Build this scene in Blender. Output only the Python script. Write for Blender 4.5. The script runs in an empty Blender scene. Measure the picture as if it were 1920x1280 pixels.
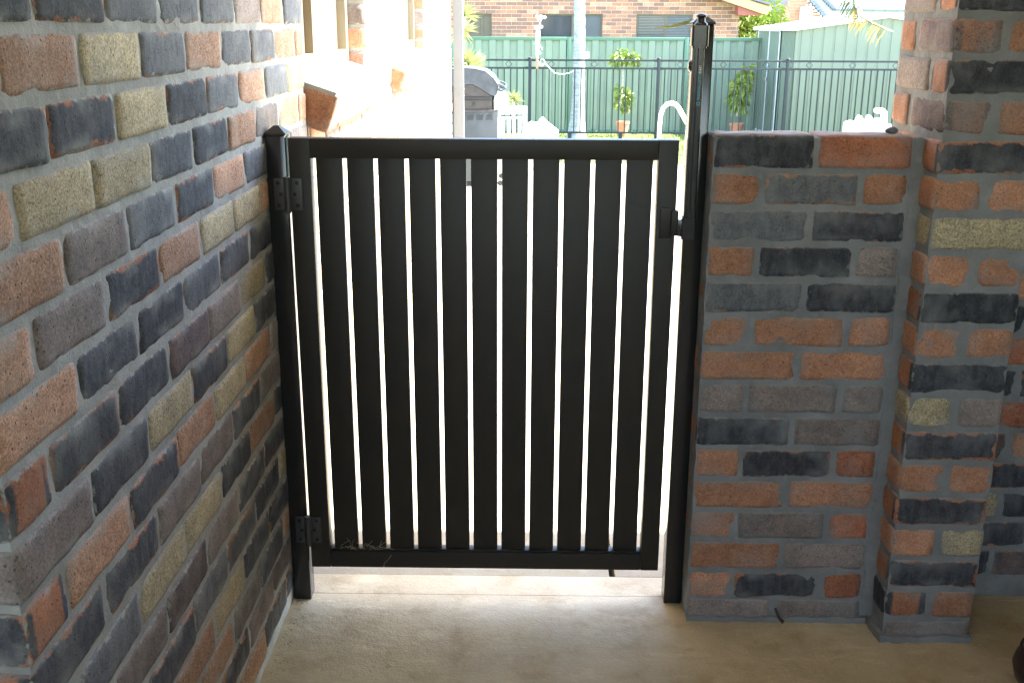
import bpy, bmesh, math, random
from mathutils import Vector, Matrix, noise
random.seed(7)
S = bpy.context.scene
C = S.collection
rad = math.radians

# ------------------------------------------------------------------ camera
FPX, PITCH, YAW, ROLL, EYE = 1952.8, .2951, -.0131, .0044, 1.4975
_R = Vector((math.cos(YAW), -math.sin(YAW), 0)); _F = Vector((math.sin(YAW), math.cos(YAW), 0)); _Z = Vector((0, 0, 1))
_D = _F*math.cos(PITCH) - _Z*math.sin(PITCH); _U = _Z*math.cos(PITCH) + _F*math.sin(PITCH)
CR = _R*math.cos(ROLL) + _U*math.sin(ROLL); CU = _U*math.cos(ROLL) - _R*math.sin(ROLL)
CP = Vector((0, 0, EYE))
cam = bpy.data.cameras.new("camera"); cam.sensor_width = 36; cam.lens = FPX/1920*36
cam.clip_start = .05; cam.clip_end = 3000
co = bpy.data.objects.new("camera", cam); C.objects.link(co)
m = Matrix.Identity(4)
for i in range(3):
    m[i][0] = CR[i]; m[i][1] = CU[i]; m[i][2] = -_D[i]; m[i][3] = CP[i]
co.matrix_world = m
S.camera = co

# ------------------------------------------------------------------ world, sun, exposure
SUN_EL, SUN_AZ = rad(50), rad(84)            # azimuth from +Y towards +X
w = bpy.data.worlds.new("World"); S.world = w; w.use_nodes = True
nt = w.node_tree; bg = nt.nodes["Background"]
sky = nt.nodes.new("ShaderNodeTexSky"); sky.sky_type = 'NISHITA'; sky.sun_disc = False
sky.sun_elevation = SUN_EL; sky.sun_rotation = SUN_AZ
nt.links.new(sky.outputs[0], bg.inputs[0]); bg.inputs[1].default_value = .15
sl = bpy.data.lights.new("sun", 'SUN'); sl.energy = 4.6; sl.angle = rad(.53); sl.color = (1, .95, .86)
so = bpy.data.objects.new("sun", sl); C.objects.link(so)
sd = Vector((math.sin(SUN_AZ)*math.cos(SUN_EL), math.cos(SUN_AZ)*math.cos(SUN_EL), math.sin(SUN_EL)))
so.rotation_euler = sd.to_track_quat('Z', 'Y').to_euler()
S.view_settings.view_transform = 'Standard'; S.view_settings.look = 'None'
S.view_settings.exposure = 3.5; S.view_settings.gamma = 1; S.view_settings.use_curve_mapping = False
S.cycles.max_bounces = 10; S.cycles.diffuse_bounces = 6

def at(px, py, Y):
    """point of the plane y = Y seen at a pixel of the 1920x1280 photograph"""
    d = _D + CR*((px-960)/FPX) - CU*((py-640)/FPX)
    return CP + d*(Y/d.y)

# ------------------------------------------------------------------ object helpers
def tag(o, label=None, cat=None, group=None, kind=None):
    if label: o["label"] = label
    if cat: o["category"] = cat
    if group: o["group"] = group
    if kind: o["kind"] = kind
    return o
def thing(name, label, cat, loc=(0, 0, 0), rz=0, group=None):
    o = bpy.data.objects.new(name, None); C.objects.link(o)
    o.location = loc; o.rotation_euler = (0, 0, rz); o.empty_display_size = .1
    return tag(o, label, cat, group)
def link(name, me, mat, parent=None, loc=None, rot=None):
    o = bpy.data.objects.new(name, me); C.objects.link(o)
    if parent: o.parent = parent
    if loc is not None: o.location = loc
    if rot is not None: o.rotation_euler = rot
    if mat:
        if len(me.materials) == 0: me.materials.append(None)
        o.material_slots[0].link = 'OBJECT'; o.material_slots[0].material = mat
    return o
class MB:
    def __init__(s): s.v = []; s.f = []; s.sm = False
    def add(s, vs, fs):
        n = len(s.v); s.v += [tuple(v) for v in vs]; s.f += [tuple(n+i for i in f) for f in fs]; return s
    def box(s, a, b, bev=0, M=None):
        x0, y0, z0 = a; x1, y1, z1 = b
        x0, x1 = min(x0, x1), max(x0, x1); y0, y1 = min(y0, y1), max(y0, y1); z0, z1 = min(z0, z1), max(z0, z1)
        if bev <= 0:
            vs = [(x0,y0,z0),(x1,y0,z0),(x1,y1,z0),(x0,y1,z0),(x0,y0,z1),(x1,y0,z1),(x1,y1,z1),(x0,y1,z1)]
            fs = [(0,3,2,1),(4,5,6,7),(0,1,5,4),(1,2,6,5),(2,3,7,6),(3,0,4,7)]
        else:
            bm = bmesh.new(); bmesh.ops.create_cube(bm, size=1)
            for v in bm.verts:
                v.co = Vector(((x0+x1)/2+v.co.x*(x1-x0), (y0+y1)/2+v.co.y*(y1-y0), (z0+z1)/2+v.co.z*(z1-z0)))
            bmesh.ops.bevel(bm, geom=bm.edges[:], offset=bev, segments=2, affect='EDGES', profile=.6)
            bm.verts.index_update()
            vs = [v.co.copy() for v in bm.verts]; fs = [[v.index for v in f.verts] for f in bm.faces]; bm.free()
        if M: vs = [M @ Vector(v) for v in vs]
        return s.add(vs, fs)
    def tube(s, pts, r, n=8, cap=True):
        pts = [Vector(p) for p in pts]; k = len(pts)
        rs = r if isinstance(r, (list, tuple)) else [r]*k
        vs = []; prev = None
        for i, p in enumerate(pts):
            d = (pts[min(i+1, k-1)] - pts[max(i-1, 0)]).normalized()
            if prev is None:
                a = Vector((0, 0, 1)) if abs(d.z) < .9 else Vector((1, 0, 0)); u = d.cross(a).normalized()
            else:
                u = (prev - d*prev.dot(d)).normalized()
            prev = u; v = d.cross(u)
            for j in range(n):
                t = 2*math.pi*j/n; vs.append(p + (u*math.cos(t)+v*math.sin(t))*rs[i])
        fs = [(i*n+j, i*n+(j+1) % n, (i+1)*n+(j+1) % n, (i+1)*n+j) for i in range(k-1) for j in range(n)]
        if cap: fs += [tuple(range(n))[::-1], tuple((k-1)*n+j for j in range(n))]
        return s.add(vs, fs)
    def lathe(s, prof, n=24, c=(0, 0, 0), axis='Z'):
        vs = []
        for r, z in prof:
            for j in range(n):
                t = 2*math.pi*j/n; p = (r*math.cos(t), r*math.sin(t), z)
                if axis == 'Y': p = (p[0], p[2], p[1])
                if axis == 'X': p = (p[2], p[0], p[1])
                vs.append((c[0]+p[0], c[1]+p[1], c[2]+p[2]))
        k = len(prof)
        fs = [(i*n+j, i*n+(j+1) % n, (i+1)*n+(j+1) % n, (i+1)*n+j) for i in range(k-1) for j in range(n)]
        fs += [tuple(range(n))[::-1], tuple((k-1)*n+j for j in range(n))]
        return s.add(vs, fs)
    def prism(s, poly, a, b, plane='XZ'):
        """polygon in a plane, extruded along the third axis from a to b"""
        def P(p, q):
            if plane == 'XZ': return (p[0], q, p[1])
            if plane == 'YZ': return (q, p[0], p[1])
            return (p[0], p[1], q)
        n = len(poly); vs = [P(p, a) for p in poly]+[P(p, b) for p in poly]
        fs = [tuple(range(n)), tuple(range(2*n-1, n-1, -1))]+[(i, i+n, (i+1) % n+n, (i+1) % n) for i in range(n)]
        return s.add(vs, fs)
    def rough(s, a, b, step=.013, amp=.0031, seed=0):
        """box whose faces are grids pushed in and out by noise, for hand-struck mortar"""
        n = [max(1, round((b[i]-a[i])/step)) for i in range(3)]; idx = {}; vs = []; fs = []
        def V(q):
            if q not in idx:
                p = Vector([a[i]+(b[i]-a[i])*q[i]/n[i] for i in range(3)])
                o = noise.noise_vector(p*26+Vector((seed, 3, 7)))*amp + noise.noise_vector(p*75)*amp*.4
                idx[q] = len(vs); vs.append(p+o)
            return idx[q]
        for ax in range(3):
            u, w_ = (ax+1) % 3, (ax+2) % 3
            for e in (0, n[ax]):
                for i in range(n[u]):
                    for j in range(n[w_]):
                        def Q(x, y):
                            q = [0, 0, 0]; q[ax] = e; q[u] = x; q[w_] = y; return V(tuple(q))
                        f = (Q(i, j), Q(i+1, j), Q(i+1, j+1), Q(i, j+1)); fs.append(f if e else f[::-1])
        return s.add(vs, fs)
    def mesh(s, smooth=False):
        me = bpy.data.meshes.new("m"); me.from_pydata(s.v, [], s.f)
        bm = bmesh.new(); bm.from_mesh(me); bmesh.ops.recalc_face_normals(bm, faces=bm.faces)
        if smooth:
            for f in bm.faces: f.smooth = True
            for e in bm.edges:
                if len(e.link_faces) == 2 and e.calc_face_angle(0) > .7: e.smooth = False
        bm.to_mesh(me); bm.free(); me.materials.append(None)
        return me
    def build(s, name, mat, parent=None, smooth=False, loc=None, rot=None):
        me = s.mesh(smooth); me.name = name
        return link(name, me, mat, parent, loc, rot)

# ------------------------------------------------------------------ materials
class NT:
    def __init__(s, name):
        s.m = bpy.data.materials.new(name); s.m.use_nodes = True; s.t = s.m.node_tree
        s.b = s.t.nodes["Principled BSDF"]
    def n(s, typ, **k):
        x = s.t.nodes.new(typ)
        for a, b in k.items():
            if a in x.bl_rna.properties: setattr(x, a, b)
        return x
    def l(s, a, b): s.t.links.new(a, b)
    def val(s, x, inp):
        if hasattr(x, 'node'): s.l(x, inp)
        else: inp.default_value = x
    def math(s, op, a, b=0, c=None, clamp=False):
        x = s.n('ShaderNodeMath'); x.operation = op; x.use_clamp = clamp
        s.val(a, x.inputs[0]); s.val(b, x.inputs[1])
        if c is not None: s.val(c, x.inputs[2])
        return x.outputs[0]
    def mapr(s, v, a, b, c=0., d=1., smooth=False):
        x = s.n('ShaderNodeMapRange'); x.interpolation_type = 'SMOOTHSTEP' if smooth else 'LINEAR'
        s.val(v, x.inputs[0])
        for i, q in enumerate((a, b, c, d)): x.inputs[i+1].default_value = q
        return x.outputs[0]
    def noise(s, vec, scale, detail=2, rough=.5):
        x = s.n('ShaderNodeTexNoise'); s.l(vec, x.inputs['Vector'])
        x.inputs['Scale'].default_value = scale; x.inputs['Detail'].default_value = detail; x.inputs['Roughness'].default_value = rough
        return x.outputs[0]
    def mix(s, f, a, b, blend='MIX'):
        x = s.n('ShaderNodeMix'); x.data_type = 'RGBA'; x.blend_type = blend
        s.val(f, x.inputs[0])
        for q, i in ((a, 6), (b, 7)):
            if hasattr(q, 'node'): s.l(q, x.inputs[i])
            else: x.inputs[i].default_value = (*q, 1) if len(q) == 3 else q
        return x.outputs[2]
    def objvec(s, rnd=True, world=False):
        tc = s.n('ShaderNodeTexCoord')
        if world: return s.n('ShaderNodeNewGeometry').outputs['Position']
        if not rnd: return tc.outputs['Object']
        oi = s.n('ShaderNodeObjectInfo'); k = s.math('MULTIPLY', oi.outputs['Random'], 91.7)
        cx = s.n('ShaderNodeCombineXYZ'); s.l(k, cx.inputs[0]); s.l(k, cx.inputs[1])
        ad = s.n('ShaderNodeVectorMath'); s.l(tc.outputs['Object'], ad.inputs[0]); s.l(cx.outputs[0], ad.inputs[1])
        return ad.outputs[0]
    def scale(s, vec, k):
        x = s.n('ShaderNodeVectorMath'); x.operation = 'MULTIPLY'; s.l(vec, x.inputs[0]); x.inputs[1].default_value = k
        return x.outputs[0]
    def bump(s, h, dist, strength=1.):
        x = s.n('ShaderNodeBump'); s.l(h, x.inputs['Height']); x.inputs['Distance'].default_value = dist
        x.inputs['Strength'].default_value = strength; s.l(x.outputs[0], s.b.inputs['Normal'])
    def out(s, col=None, rough=None, metal=None, spec=None):
        if col is not None:
            if hasattr(col, 'node'): s.l(col, s.b.inputs['Base Color'])
            else: s.b.inputs['Base Color'].default_value = (*col, 1)
        if rough is not None: s.val(rough, s.b.inputs['Roughness'])
        if metal is not None: s.b.inputs['Metallic'].default_value = metal
        if spec is not None: s.b.inputs['Specular IOR Level'].default_value = spec
        return s.m

def plain(name, col, rough=.6, metal=0., var=.12, scale=12., bump=0., bscale=80., spec=None):
    t = NT(name); v = t.objvec(); n1 = t.noise(v, scale, 4)
    k = t.mapr(n1, .3, .7, 1-var, 1+var)
    c = t.mix(1., (*col,), t.n('ShaderNodeCombineColor').outputs[0], 'MULTIPLY')
    cc = t.n('ShaderNodeCombineColor')
    for i in range(3): t.l(k, cc.inputs[i])
    c = t.mix(1., col, cc.outputs[0], 'MULTIPLY')
    if bump: t.bump(t.noise(v, bscale, 3), bump)
    rr = t.mapr(n1, .3, .7, max(rough-.06, 0), min(rough+.08, 1))
    return t.out(c, rr, metal, spec)

MORTAR = (.235, .25, .245)
MORTAR2 = (.20, .202, .198)
def brick_mat(name, cols, speck=.25, dark=None, darkamt=1., pits=.6, mort=None, dust=.22):
    """cols: two body colours; dark: flashed face colour with the body colour left at the arrises"""
    mort = mort or MORTAR
    t = NT(name); v = t.objvec(); tc = t.n('ShaderNodeTexCoord'); oi = t.n('ShaderNodeObjectInfo')
    rndv = oi.outputs['Random']
    n1 = t.noise(v, 16, 4, .6); n2 = t.noise(v, 250, 3, .75); n3 = t.noise(v, 70, 3, .6)
    body = t.mix(t.mapr(n1, .35, .65), cols[0], cols[1])
    rc = t.mapr(t.math('FRACT', t.math('MULTIPLY', rndv, 7.13)), 0, 1, .78, 1.2)
    sp = t.mapr(n2, .34, .66, 1-speck, 1+speck)
    md = t.mapr(n3, .3, .7, .88, 1.12)
    k = t.math('MULTIPLY', t.math('MULTIPLY', rc, sp), md)
    # distance to the nearest arris of the brick
    at_ = t.n('ShaderNodeAttribute'); at_.attribute_name = 'hd'
    ab = t.n('ShaderNodeVectorMath'); ab.operation = 'ABSOLUTE'; t.l(tc.outputs['Object'], ab.inputs[0])
    sb = t.n('ShaderNodeVectorMath'); sb.operation = 'SUBTRACT'; t.l(at_.outputs['Vector'], sb.inputs[0]); t.l(ab.outputs[0], sb.inputs[1])
    sx = t.n('ShaderNodeSeparateXYZ'); t.l(sb.outputs[0], sx.inputs[0])
    a, b, c = sx.outputs
    med = t.math('MAXIMUM', t.math('MINIMUM', a, b), t.math('MINIMUM', t.math('MAXIMUM', a, b), c))
    wob = t.noise(v, 42, 4, .65)
    med2 = t.math('ADD', med, t.mapr(wob, .2, .8, -.010, .014))
    if dark:
        n5 = t.noise(t.scale(v, (1., 1., .35)), 60, 3, .6)
        dk = t.mix(t.mapr(n5, .35, .72), dark[0], dark[1])
        wd = t.noise(v, 22, 3, .6)
        ed = t.math('ADD', med, t.mapr(wd, .25, .75, -.012, .012))
        th = t.mapr(t.math('FRACT', t.math('MULTIPLY', rndv, 31.7)), 0, 1, -.010, .004)
        msk = t.mapr(t.math('SUBTRACT', ed, th), .002, .006)
        face = t.mapr(b, .016, .022, 1, 0)          # only the long (stretcher) faces are flashed
        msk = t.math('MULTIPLY', msk, face)
        scuff = t.mapr(t.noise(v, 120, 3, .75), .64, .74, 1, .45)
        msk = t.math('MULTIPLY', t.math('MULTIPLY', msk, scuff), darkamt)
        body = t.mix(msk, body, dk)
    cc = t.n('ShaderNodeCombineColor')
    for i in range(3): t.l(k, cc.inputs[i])
    col = t.mix(1., body, cc.outputs[0], 'MULTIPLY')
    vo = t.n('ShaderNodeTexVoronoi'); t.l(v, vo.inputs['Vector']); vo.inputs['Scale'].default_value = 130
    vr = t.n('ShaderNodeTexWhiteNoise'); t.l(vo.outputs['Position'], vr.inputs['Vector'])
    pit = t.math('MULTIPLY', t.mapr(vo.outputs['Distance'], .14, .3, 1, 0), t.mapr(vr.outputs[0], .72, .8))
    col = t.mix(t.math('MULTIPLY', pit, pits), col, tuple(q*.22 for q in cols[0]))
    # mortar smeared over the arrises
    sm = t.mapr(med2, .0025, .006, 1, 0)
    sm2 = t.math('MULTIPLY', t.mapr(t.noise(v, 11, 3), .5, .72), t.mapr(med, .012, .03, 1, 0))
    smr = t.math('MAXIMUM', t.math('MULTIPLY', sm, .9), t.math('MULTIPLY', sm2, .55))
    col = t.mix(smr, col, mort)
    # dusty bloom
    du = t.mapr(t.noise(v, 7, 3, .6), .5, .75, 0, dust)
    col = t.mix(du, col, tuple(q*1.25 for q in mort))
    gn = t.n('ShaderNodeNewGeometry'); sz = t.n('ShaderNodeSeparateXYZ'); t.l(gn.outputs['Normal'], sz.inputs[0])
    col = t.mix(t.mapr(sz.outputs[2], .55, .9, 0, .6), col, (.33, .31, .295))     # upward faces tinted pale, painting in grazing sky light
    h = t.math('ADD', t.math('MULTIPLY', n2, .6), t.math('ADD', t.math('MULTIPLY', n3, 1.), t.math('MULTIPLY', pit, -.9)))
    t.bump(h, .0022, .9)
    t.out(col, t.mapr(n1, .3, .7, .8, .95), 0, .25)
    return t.m
MORTAR = (.345, .34, .31)
M = {}
_defs = {
 'O': dict(cols=((.42, .21, .125), (.32, .155, .09)), speck=.32),
 'T': dict(cols=((.44, .36, .225), (.33, .275, .175)), speck=.5, pits=.5),
 'G': dict(cols=((.25, .20, .175), (.175, .145, .13)), speck=.32),
 'K': dict(cols=((.38, .165, .085), (.28, .125, .07)), dark=((.036, .038, .045), (.075, .077, .084)), speck=.3),
 'B': dict(cols=((.34, .18, .11), (.26, .15, .095)), dark=((.10, .106, .115), (.155, .158, .163)), speck=.25),
 'P': dict(cols=((.32, .15, .09), (.17, .115, .10)), dark=((.085, .075, .085), (.15, .115, .10)), darkamt=.85, speck=.35),
 'D': dict(cols=((.36, .14, .075), (.27, .105, .06)), speck=.3)}
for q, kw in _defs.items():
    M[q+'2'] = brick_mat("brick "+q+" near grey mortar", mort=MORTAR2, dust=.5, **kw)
_defs['S'] = dict(cols=((.43, .255, .165), (.35, .20, .125)), speck=.45)
_defs['K'].update(dark=((.050, .052, .060), (.092, .095, .102)))
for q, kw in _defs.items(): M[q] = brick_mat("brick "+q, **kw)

def mortar_mat(MORTAR, name):
    t = NT(name); v = t.objvec(False, True)
    n1 = t.noise(v, 9, 4, .6); n2 = t.noise(v, 200, 3, .7); n3 = t.noise(v, 45, 3)
    c = t.mix(t.mapr(n1, .35, .68), tuple(q*.82 for q in MORTAR), tuple(q*1.18 for q in MORTAR))
    c = t.mix(t.mapr(n3, .58, .72, 0, .35), c, tuple(q*1.4 for q in MORTAR))
    c = t.mix(t.mapr(n2, .6, .75, 0, .4), c, tuple(q*.55 for q in MORTAR))
    t.bump(t.math('ADD', t.math('MULTIPLY', n3, 2.), n2), .002)
    return t.out(c, .92, 0, .2)
M['mortar'] = mortar_mat(MORTAR, 'mortar'); M['mortar2'] = mortar_mat(MORTAR2, 'dark mortar')

def floor_mat(name, a, b, stain, rough=.5, spec=.4):
    t = NT(name); v = t.objvec(False, True)
    n1 = t.noise(v, 2.1, 6, .62); n2 = t.noise(v, 8, 5, .6); n3 = t.noise(v, 160, 4, .7); n4 = t.noise(v, 36, 3, .6)
    c = t.mix(t.mapr(n1, .38, .62), a, b)
    c = t.mix(t.mapr(n2, .52, .72, 0, .55), c, stain)
    pale = t.noise(t.scale(v, (1., 2.2, 1.)), 5.3, 4, .65)
    c = t.mix(t.mapr(pale, .56, .7, 0, .45), c, tuple(min(q*1.35, .8) for q in a))
    c = t.mix(t.mapr(n3, .55, .75, 0, .5), c, tuple(q*.45 for q in b))
    c = t.mix(t.mapr(t.noise(v, 70, 4, .8), .56, .72, 0, .3), c, tuple(min(q*1.5, .8) for q in a))
    vo = t.n('ShaderNodeTexVoronoi'); t.l(v, vo.inputs['Vector']); vo.inputs['Scale'].default_value = 9
    wn = t.n('ShaderNodeTexWhiteNoise'); t.l(vo.outputs['Position'], wn.inputs['Vector'])
    sp = t.math('MULTIPLY', t.mapr(vo.outputs['Distance'], .02, .07, 1, 0), t.mapr(wn.outputs[0], .68, .7))
    c = t.mix(t.math('MULTIPLY', sp, .5), c, (.62, .6, .55))
    sp2 = t.math('MULTIPLY', t.mapr(vo.outputs['Distance'], .03, .1, 1, 0), t.mapr(wn.outputs[0], .28, .26))
    c = t.mix(t.math('MULTIPLY', sp2, .5), c, (.14, .11, .08))
    t.bump(t.math('ADD', n3, t.math('MULTIPLY', n4, 1.5)), .0014)
    rr = t.mapr(n2, .3, .7, rough-.08, rough+.14)
    return t.out(c, rr, 0, spec)
M['floor'] = floor_mat("floor concrete", (.56, .46, .31), (.40, .31, .19), (.30, .20, .095))
M['threshold'] = floor_mat("threshold concrete", (.34, .30, .22), (.28, .23, .16), (.26, .19, .10), .7, .3)
M['path'] = floor_mat("path concrete", (.46, .42, .34), (.40, .36, .28), (.36, .28, .18), .8, .3)

def grass_mat():
    t = NT("lawn"); v = t.objvec(False, True)
    c = t.mix(t.noise(v, 3, 5, .7), (.075, .12, .03), (.16, .19, .06))
    c = t.mix(t.mapr(t.noise(v, 60, 3), .55, .7), c, (.05, .08, .02))
    t.bump(t.noise(v, 90, 3), .02); return t.out(c, .9, 0, .2)
M['grass'] = grass_mat()

def gloss(name, col, rough, spec=.5, dust=.1):
    t = NT(name); v = t.objvec(False, True)
    n1 = t.noise(v, 26, 5, .7); n2 = t.noise(v, 400, 2)
    c = t.mix(t.mapr(n1, .5, .75, 0, dust), col, (.16, .14, .12))
    c = t.mix(t.mapr(n2, .66, .74, 0, dust*1.6), c, (.3, .28, .25))
    t.bump(n2, .00008); return t.out(c, rough, 0, spec)
M['black'] = gloss("black powder coat", (.028, .0235, .0185), .42, .22, .02)
M['postblack'] = gloss("gloss black paint", (.018, .017, .016), .13, .5, .01)
M['latchblack'] = gloss("black latch plastic", (.018, .018, .022), .22, .5, .05)
M['hinge'] = gloss("black hinge nylon", (.04, .038, .037), .4, .5, .06)
M['steel'] = plain("bare steel", (.55, .55, .56), .3, 1, .1)
M['fencegreen'] = plain("green steel sheet", (.185, .235, .165), .5, 0, .06, 3)
M['fencetrim'] = plain("green steel trim", (.08, .165, .10), .45, 0, .06, 3)
M['shedgreen'] = plain("pale green shed steel", (.15, .185, .132), .5, 0, .05, 3)
M['shedroof'] = plain("pale roof steel", (.72, .74, .75), .45, 0, .05)
M['poolfence'] = plain("dark pool fence paint", (.010, .015, .017), .65, 0, .1)
M['white'] = plain("white plastic", (.74, .74, .72), .4, 0, .05)
M['whitepaint'] = plain("white gloss paint", (.74, .75, .76), .35, 0, .04)
M['postpaint'] = plain("pale grey paint", (.15, .155, .165), .7, 0, .05)
M['frame'] = plain("beige aluminium", (.22, .185, .12), .4, 0, .06)
M['framebrown'] = plain("bronze aluminium", (.13, .10, .06), .4, 0, .06)
M['framewhite'] = plain("white aluminium", (.7, .69, .66), .4, 0, .04)
M['terracotta'] = plain("terracotta", (.55, .23, .12), .8, 0, .15, 20)
M['frond'] = plain("green leaf", (.06, .09, .022), .5, 0, .3, 9)
M['frondyellow'] = plain("yellow leaf", (.36, .25, .03), .5, 0, .25, 9)
M['leaf'] = plain("lime leaf", (.19, .25, .05), .85, 0, .3, 9)
M['spiky'] = plain("pale sword leaf", (.30, .33, .13), .8, 0, .3, 9)
M['stem'] = plain("grey stem", (.42, .37, .28), .85, 0, .3, 30)
M['eave'] = plain("tan fascia", (.50, .33, .16), .6, 0, .08)
M['soffit'] = plain("red soffit", (.36, .11, .08), .7, 0, .08)
M['ceiling'] = plain("pale ceiling board", (.80, .78, .73), .7, 0, .05)
M['bouncewall'] = plain("cream bounce wall", (.50, .44, .34), .9, 0, .1)  # pale so the added unseen walls bounce light inside
M['pebble'] = plain("grey pebble", (.10, .105, .11), .45, 0, .3, 60)
M['deadleaf'] = plain("dead leaf", (.05, .032, .02), .8, 0, .3, 60)
M['straw'] = plain("dry straw", (.42, .36, .26), .8, 0, .2, 60)
M['darkpot'] = plain("dark brown glaze", (.035, .02, .018), .35, 0, .3, 15)
M['timber'] = plain("orange timber block", (.45, .18, .10), .7, 0, .15)
M['ember'] = plain("dark enamel", (.012, .013, .014), .4, 0, .35, 7)
M['bbqsteel'] = plain("weathered steel sheet", (.036, .044, .048), .55, .0, .2, 6)
M['bbqbrown'] = plain("heat browned steel", (.036, .032, .028), .55, .0, .3, 14)
M['bbqhood'] = plain("grey hood enamel", (.045, .052, .058), .5, .0, .4, 9)
M['cyan'] = plain("cyan print", (.06, .42, .62), .5, 0, 0)
M['whiteprint'] = plain("white print", (.75, .76, .8), .5, 0, 0)
M['tileroof'] = plain("pale roof tile", (.60, .63, .68), .6, 0, .12, 8)
M['tiledark'] = plain("blue grey tile edge", (.17, .20, .27), .6, 0, .2, 8)
M['brownroof'] = plain("grey brown tile", (.20, .17, .18), .7, 0, .2, 8)
M['board'] = plain("orange brick", (.50, .27, .17), .8, 0, .15, 12)
M['hb1'] = plain("house brick orange", (.40, .19, .11), .85, 0, .2, 25)
M['hb2'] = plain("house brick brown", (.27, .14, .095), .85, 0, .2, 25)
M['hb3'] = plain("house brick pale", (.46, .27, .17), .85, 0, .2, 25)
M['hmortar'] = plain("pale mortar", (.56, .44, .33), .9, 0, .1, 25)
M['blind'] = plain("slatted blind", (.30, .30, .28), .6, 0, .05)
def glass_mat(name, col, rough):
    t = NT(name); v = t.objvec(False, True)
    c = t.mix(t.noise(v, 2.3, 3), tuple(q*.7 for q in col), tuple(q*1.3 for q in col))
    return t.out(c, rough, 0, .6)
M['glass'] = glass_mat("dark window glass", (.045, .05, .055), .08)
M['insect'] = glass_mat("insect screen", (.085, .085, .085), .55)
def curtain_mat():
    t = NT("net curtain"); v = t.objvec(False, True)
    wv = t.noise(t.scale(v, (1., 9., .25)), 6, 4, .6); n = t.noise(v, 260, 2)
    c = t.mix(t.mapr(wv, .35, .65), (.07, .06, .045), (.125, .11, .085))
    c = t.mix(t.mapr(n, .4, .6, 0, .25), c, (.3, .26, .2))
    return t.out(c, .35, 0, .5)
M['curtain'] = curtain_mat()
def palm_mat():
    t = NT("palm bark"); v = t.objvec(False, True)
    n1 = t.noise(t.scale(v, (1, 1, 6.)), 7, 4, .7); n2 = t.noise(v, 25, 4, .7)
    c = t.mix(t.mapr(n1, .4, .62), (.33, .35, .35), (.20, .215, .215))
    c = t.mix(t.mapr(n2, .5, .7, 0, .7), c, (.44, .45, .43))
    t.bump(n2, .01); return t.out(c, .9, 0, .2)
M['palmbark'] = palm_mat()

# ------------------------------------------------------------------ bricks
_bc = {}
def brick_mesh(L, D, H, var, rr=.0095):
    key = (round(L/.005), round(D/.005), round(H/.002), var)
    if key in _bc: return _bc[key]
    nx, ny, nz = max(3, round(L/.026)), max(3, round(D/.03)), 5
    idx = {}; vs = []; fs = []
    def V(i, j, k):
        q = (i, j, k)
        if q not in idx:
            def lin(a, n, h):      # denser towards the edges
                t = a/n*2-1; t = math.copysign(abs(t)**.72, t) if n > 3 else t
                return t*h
            p = Vector((lin(i, nx, L/2), lin(j, ny, D/2), lin(k, nz, H/2)))
            c = Vector((max(-L/2+rr, min(L/2-rr, p.x)), max(-D/2+rr, min(D/2-rr, p.y)), max(-H/2+rr, min(H/2-rr, p.z))))
            d = p-c
            if d.length > 1e-6: p = c + d.normalized()*rr
            s = Vector((var*7.3, L*40, D*31))
            o = noise.noise_vector(p*17+s)*.0034 + noise.noise_vector(p*55+s)*.0014
            p = p + Vector((o.x, o.y*.55, o.z))
            idx[q] = len(vs); vs.append(p)
        return idx[q]
    for i in range(nx):
        for j in range(ny):
            fs += [(V(i,j,0),V(i,j+1,0),V(i+1,j+1,0),V(i+1,j,0)), (V(i,j,nz),V(i+1,j,nz),V(i+1,j+1,nz),V(i,j+1,nz))]
    for i in range(nx):
        for k in range(nz):
            fs += [(V(i,0,k),V(i+1,0,k),V(i+1,0,k+1),V(i,0,k+1)), (V(i,ny,k),V(i,ny,k+1),V(i+1,ny,k+1),V(i+1,ny,k))]
    for j in range(ny):
        for k in range(nz):
            fs += [(V(0,j,k),V(0,j,k+1),V(0,j+1,k+1),V(0,j+1,k)), (V(nx,j,k),V(nx,j+1,k),V(nx,j+1,k+1),V(nx,j,k+1))]
    me = bpy.data.meshes.new("brick"); me.from_pydata(vs, [], fs); me.materials.append(None)
    me.polygons.foreach_set("use_smooth", [True]*len(fs))
    a = me.attributes.new("hd", 'FLOAT_VECTOR', 'POINT')
    a.data.foreach_set("vector", [L/2, D/2, H/2]*len(vs))
    _bc[key] = me
    return me
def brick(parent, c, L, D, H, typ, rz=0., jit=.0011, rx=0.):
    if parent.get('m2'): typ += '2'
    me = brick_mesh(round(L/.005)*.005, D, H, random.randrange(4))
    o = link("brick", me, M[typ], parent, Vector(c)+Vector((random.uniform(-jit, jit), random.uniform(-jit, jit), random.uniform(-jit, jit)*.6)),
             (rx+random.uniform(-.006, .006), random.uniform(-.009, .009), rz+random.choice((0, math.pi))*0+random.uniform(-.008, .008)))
    return o
def rtype(): return random.choice("OOOKKKBTTGGP")
CH = .086; BH = .0765; Z0 = 1.4905       # Z0: top joint line

# ------------------------------------------------------------------ ground
def sheet(name, x0, x1, y0, y1, z, mat, th=.1, nx=1):
    o = MB().box((x0, y0, z-th), (x1, y1, z)).build(name, mat); return tag(o, kind="structure")
sheet("floor", -6, 7, -6, 2.5342, 0, M['floor']); sheet("floor", -6, 7, 2.535, 2.638, .0004, M['floor'])
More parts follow.
